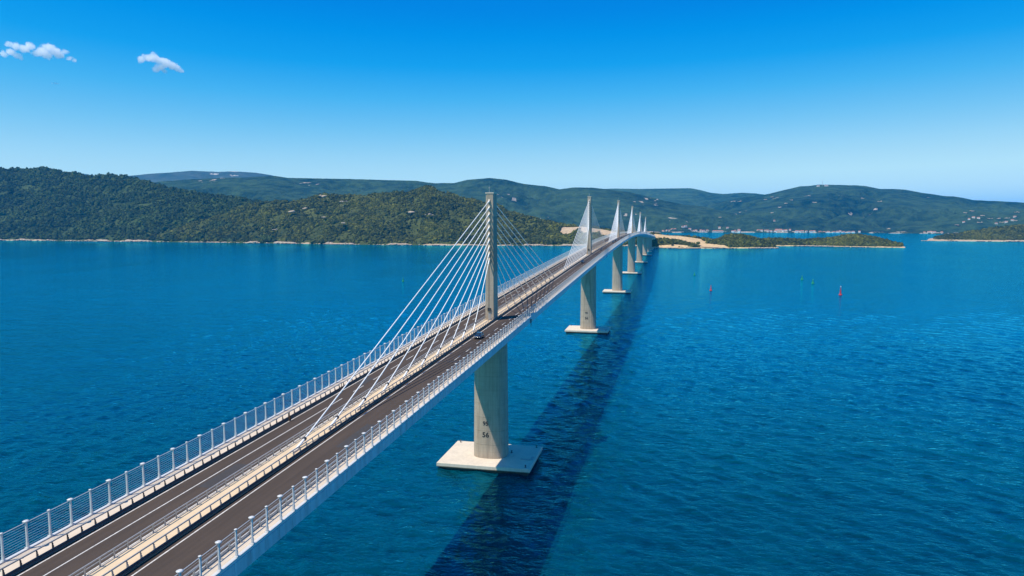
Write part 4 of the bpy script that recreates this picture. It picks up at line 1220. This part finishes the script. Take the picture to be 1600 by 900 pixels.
for x, y, s, lab in ((132, 1894, 6.5, 'largest lone dark tree on the sandy slope near the dirt road end'), (108, 1886, 4.5, 'small dark tree on the sand left of the largest lone tree'),
                     (70.7, 1880, 5.0, 'dark tree in the middle of the sandy bank under the dirt road'), (61, 1874, 4.5, 'dark tree at the foot of the sandy bank near the bridge end'),
                     (84, 1882, 3.6, 'smallest dark tree on the sandy bank under the dirt road'), (30, 1884, 5.5, 'dark tree on the bank directly beside the bridge abutment')):
    bush(x, y, s, lab)

# ------------------------------------------------------------------ clouds
def cloud(center, lobes, seed, label):
    """lobes: (along, up, radius) across the view, in metres; a real body of cloud droplets"""
    c = Vector(center)
    az = math.atan2(c.y - camera.location.y, c.x - camera.location.x)
    m = bpy.data.materials.new('cloud_vapour'); m.use_nodes = True
    nt = m.node_tree; nt.nodes.clear()
    out = nt.nodes.new('ShaderNodeOutputMaterial'); pv = nt.nodes.new('ShaderNodeVolumePrincipled')
    pv.inputs['Color'].default_value = (1, 1, 1, 1); pv.inputs['Anisotropy'].default_value = 0.2
    tc = nt.nodes.new('ShaderNodeTexCoord')
    nz = nd(nt, 'ShaderNodeTexNoise'); nz.inputs['Scale'].default_value = 0.022; nz.inputs['Detail'].default_value = 5; nz.inputs['Roughness'].default_value = 0.62
    off = nd(nt, 'ShaderNodeVectorMath', operation='ADD'); off.inputs[1].default_value = (seed * 311.0, seed * 97.0, 0)
    nt.links.new(tc.outputs['Object'], off.inputs[0]); nt.links.new(off.outputs[0], nz.inputs['Vector'])
    acc = None
    for u, w, r in lobes:
        sub = nd(nt, 'ShaderNodeVectorMath', operation='SUBTRACT'); sub.inputs[1].default_value = (0, -u, w * 0.95)
        nt.links.new(tc.outputs['Object'], sub.inputs[0])
        sq = nd(nt, 'ShaderNodeVectorMath', operation='MULTIPLY'); sq.inputs[1].default_value = (0.9, 0.95, 1.35); nt.links.new(sub.outputs[0], sq.inputs[0])
        ln = nd(nt, 'ShaderNodeVectorMath', operation='LENGTH'); nt.links.new(sq.outputs[0], ln.inputs[0])
        f = nd(nt, 'ShaderNodeMath', operation='MULTIPLY_ADD'); f.inputs[1].default_value = -1.0 / (r * 0.80); f.inputs[2].default_value = 1.0
        nt.links.new(ln.outputs['Value'], f.inputs[0])
        if acc is None: acc = f.outputs[0]
        else:
            mx = nd(nt, 'ShaderNodeMath', operation='SMOOTH_MAX'); mx.inputs[2].default_value = 0.15
            nt.links.new(acc, mx.inputs[0]); nt.links.new(f.outputs[0], mx.inputs[1]); acc = mx.outputs[0]
    # ragged edges
    k = nd(nt, 'ShaderNodeMath', operation='MULTIPLY_ADD'); k.inputs[1].default_value = 2.2; k.inputs[2].default_value = -1.22
    nt.links.new(nz.outputs['Fac'], k.inputs[0])
    ad = nd(nt, 'ShaderNodeMath', operation='ADD'); nt.links.new(acc, ad.inputs[0]); nt.links.new(k.outputs[0], ad.inputs[1])
    rg = nd(nt, 'ShaderNodeMapRange'); rg.inputs['From Min'].default_value = 0.0; rg.inputs['From Max'].default_value = 0.35
    rg.inputs['To Min'].default_value = 0.0; rg.inputs['To Max'].default_value = 0.035
    nt.links.new(ad.outputs[0], rg.inputs[0]); nt.links.new(rg.outputs[0], pv.inputs['Density'])
    nt.links.new(pv.outputs[0], out.inputs['Volume'])
    us = [l[0] for l in lobes]; ws = [l[1] for l in lobes]; rm = max(l[2] for l in lobes) * 1.35
    b = MB(); b.box((0, -(min(us) + max(us)) / 2, (min(ws) + max(ws)) / 2), (2 * rm, max(us) - min(us) + 2 * rm, max(ws) - min(ws) + 2 * rm))
    ob = b.build('cloud', m)
    ob.location = c; ob.rotation_euler = (0, 0, az)
    return tag(ob, label, 'cloud', 'small white clouds at the upper left')
cloud((-3947, 4895, 1322), [(-130, 20, 50), (-85, 38, 60), (-40, 45, 64), (0, 25, 62), (40, 5, 68), (85, -10, 60), (125, -30, 48), (150, -48, 32), (0, -35, 55), (-30, -55, 45), (30, -62, 42)], 3, 'single small white cloud, rightmost of the clouds')
cloud((-4540, 4370, 1331), [(-190, 25, 44), (-160, 15, 54), (-110, 10, 60), (-70, 25, 56), (-30, -20, 56), (10, 0, 68), (50, 30, 66), (80, 10, 68), (110, -15, 56), (140, 10, 44), (175, -35, 36), (205, -50, 32), (40, -35, 50)], 5, 'wide double-humped white cloud, middle of the clouds')
cloud((-4720, 4180, 1300), [(-60, 20, 44), (-20, 0, 40), (30, -18, 46), (70, -5, 52), (105, -22, 46), (130, -38, 30)], 9, 'low flat white cloud cut by the left edge of the picture')
cloud((-4486, 4424, 1101), [(-22, 0, 12), (-5, 1, 15), (10, 0, 14), (24, -1, 10)], 11, 'tiny wisp of white cloud below the others')

# ------------------------------------------------------------------ haze
hz = MB(); hz.box((0, 0, 368), (94000, 94000, 764))
m = bpy.data.materials.new('haze'); m.use_nodes = True
nt = m.node_tree; nt.nodes.clear()
mo = nt.nodes.new('ShaderNodeOutputMaterial'); pv = nt.nodes.new('ShaderNodeVolumePrincipled')
pv.inputs['Color'].default_value = (0.03, 0.50, 1.0, 1)
pv.inputs['Density'].default_value = 0.000034
pv.inputs['Anisotropy'].default_value = 0.0
nt.links.new(pv.outputs[0], mo.inputs['Volume'])
tag(hz.build('haze', m), kind='stuff')
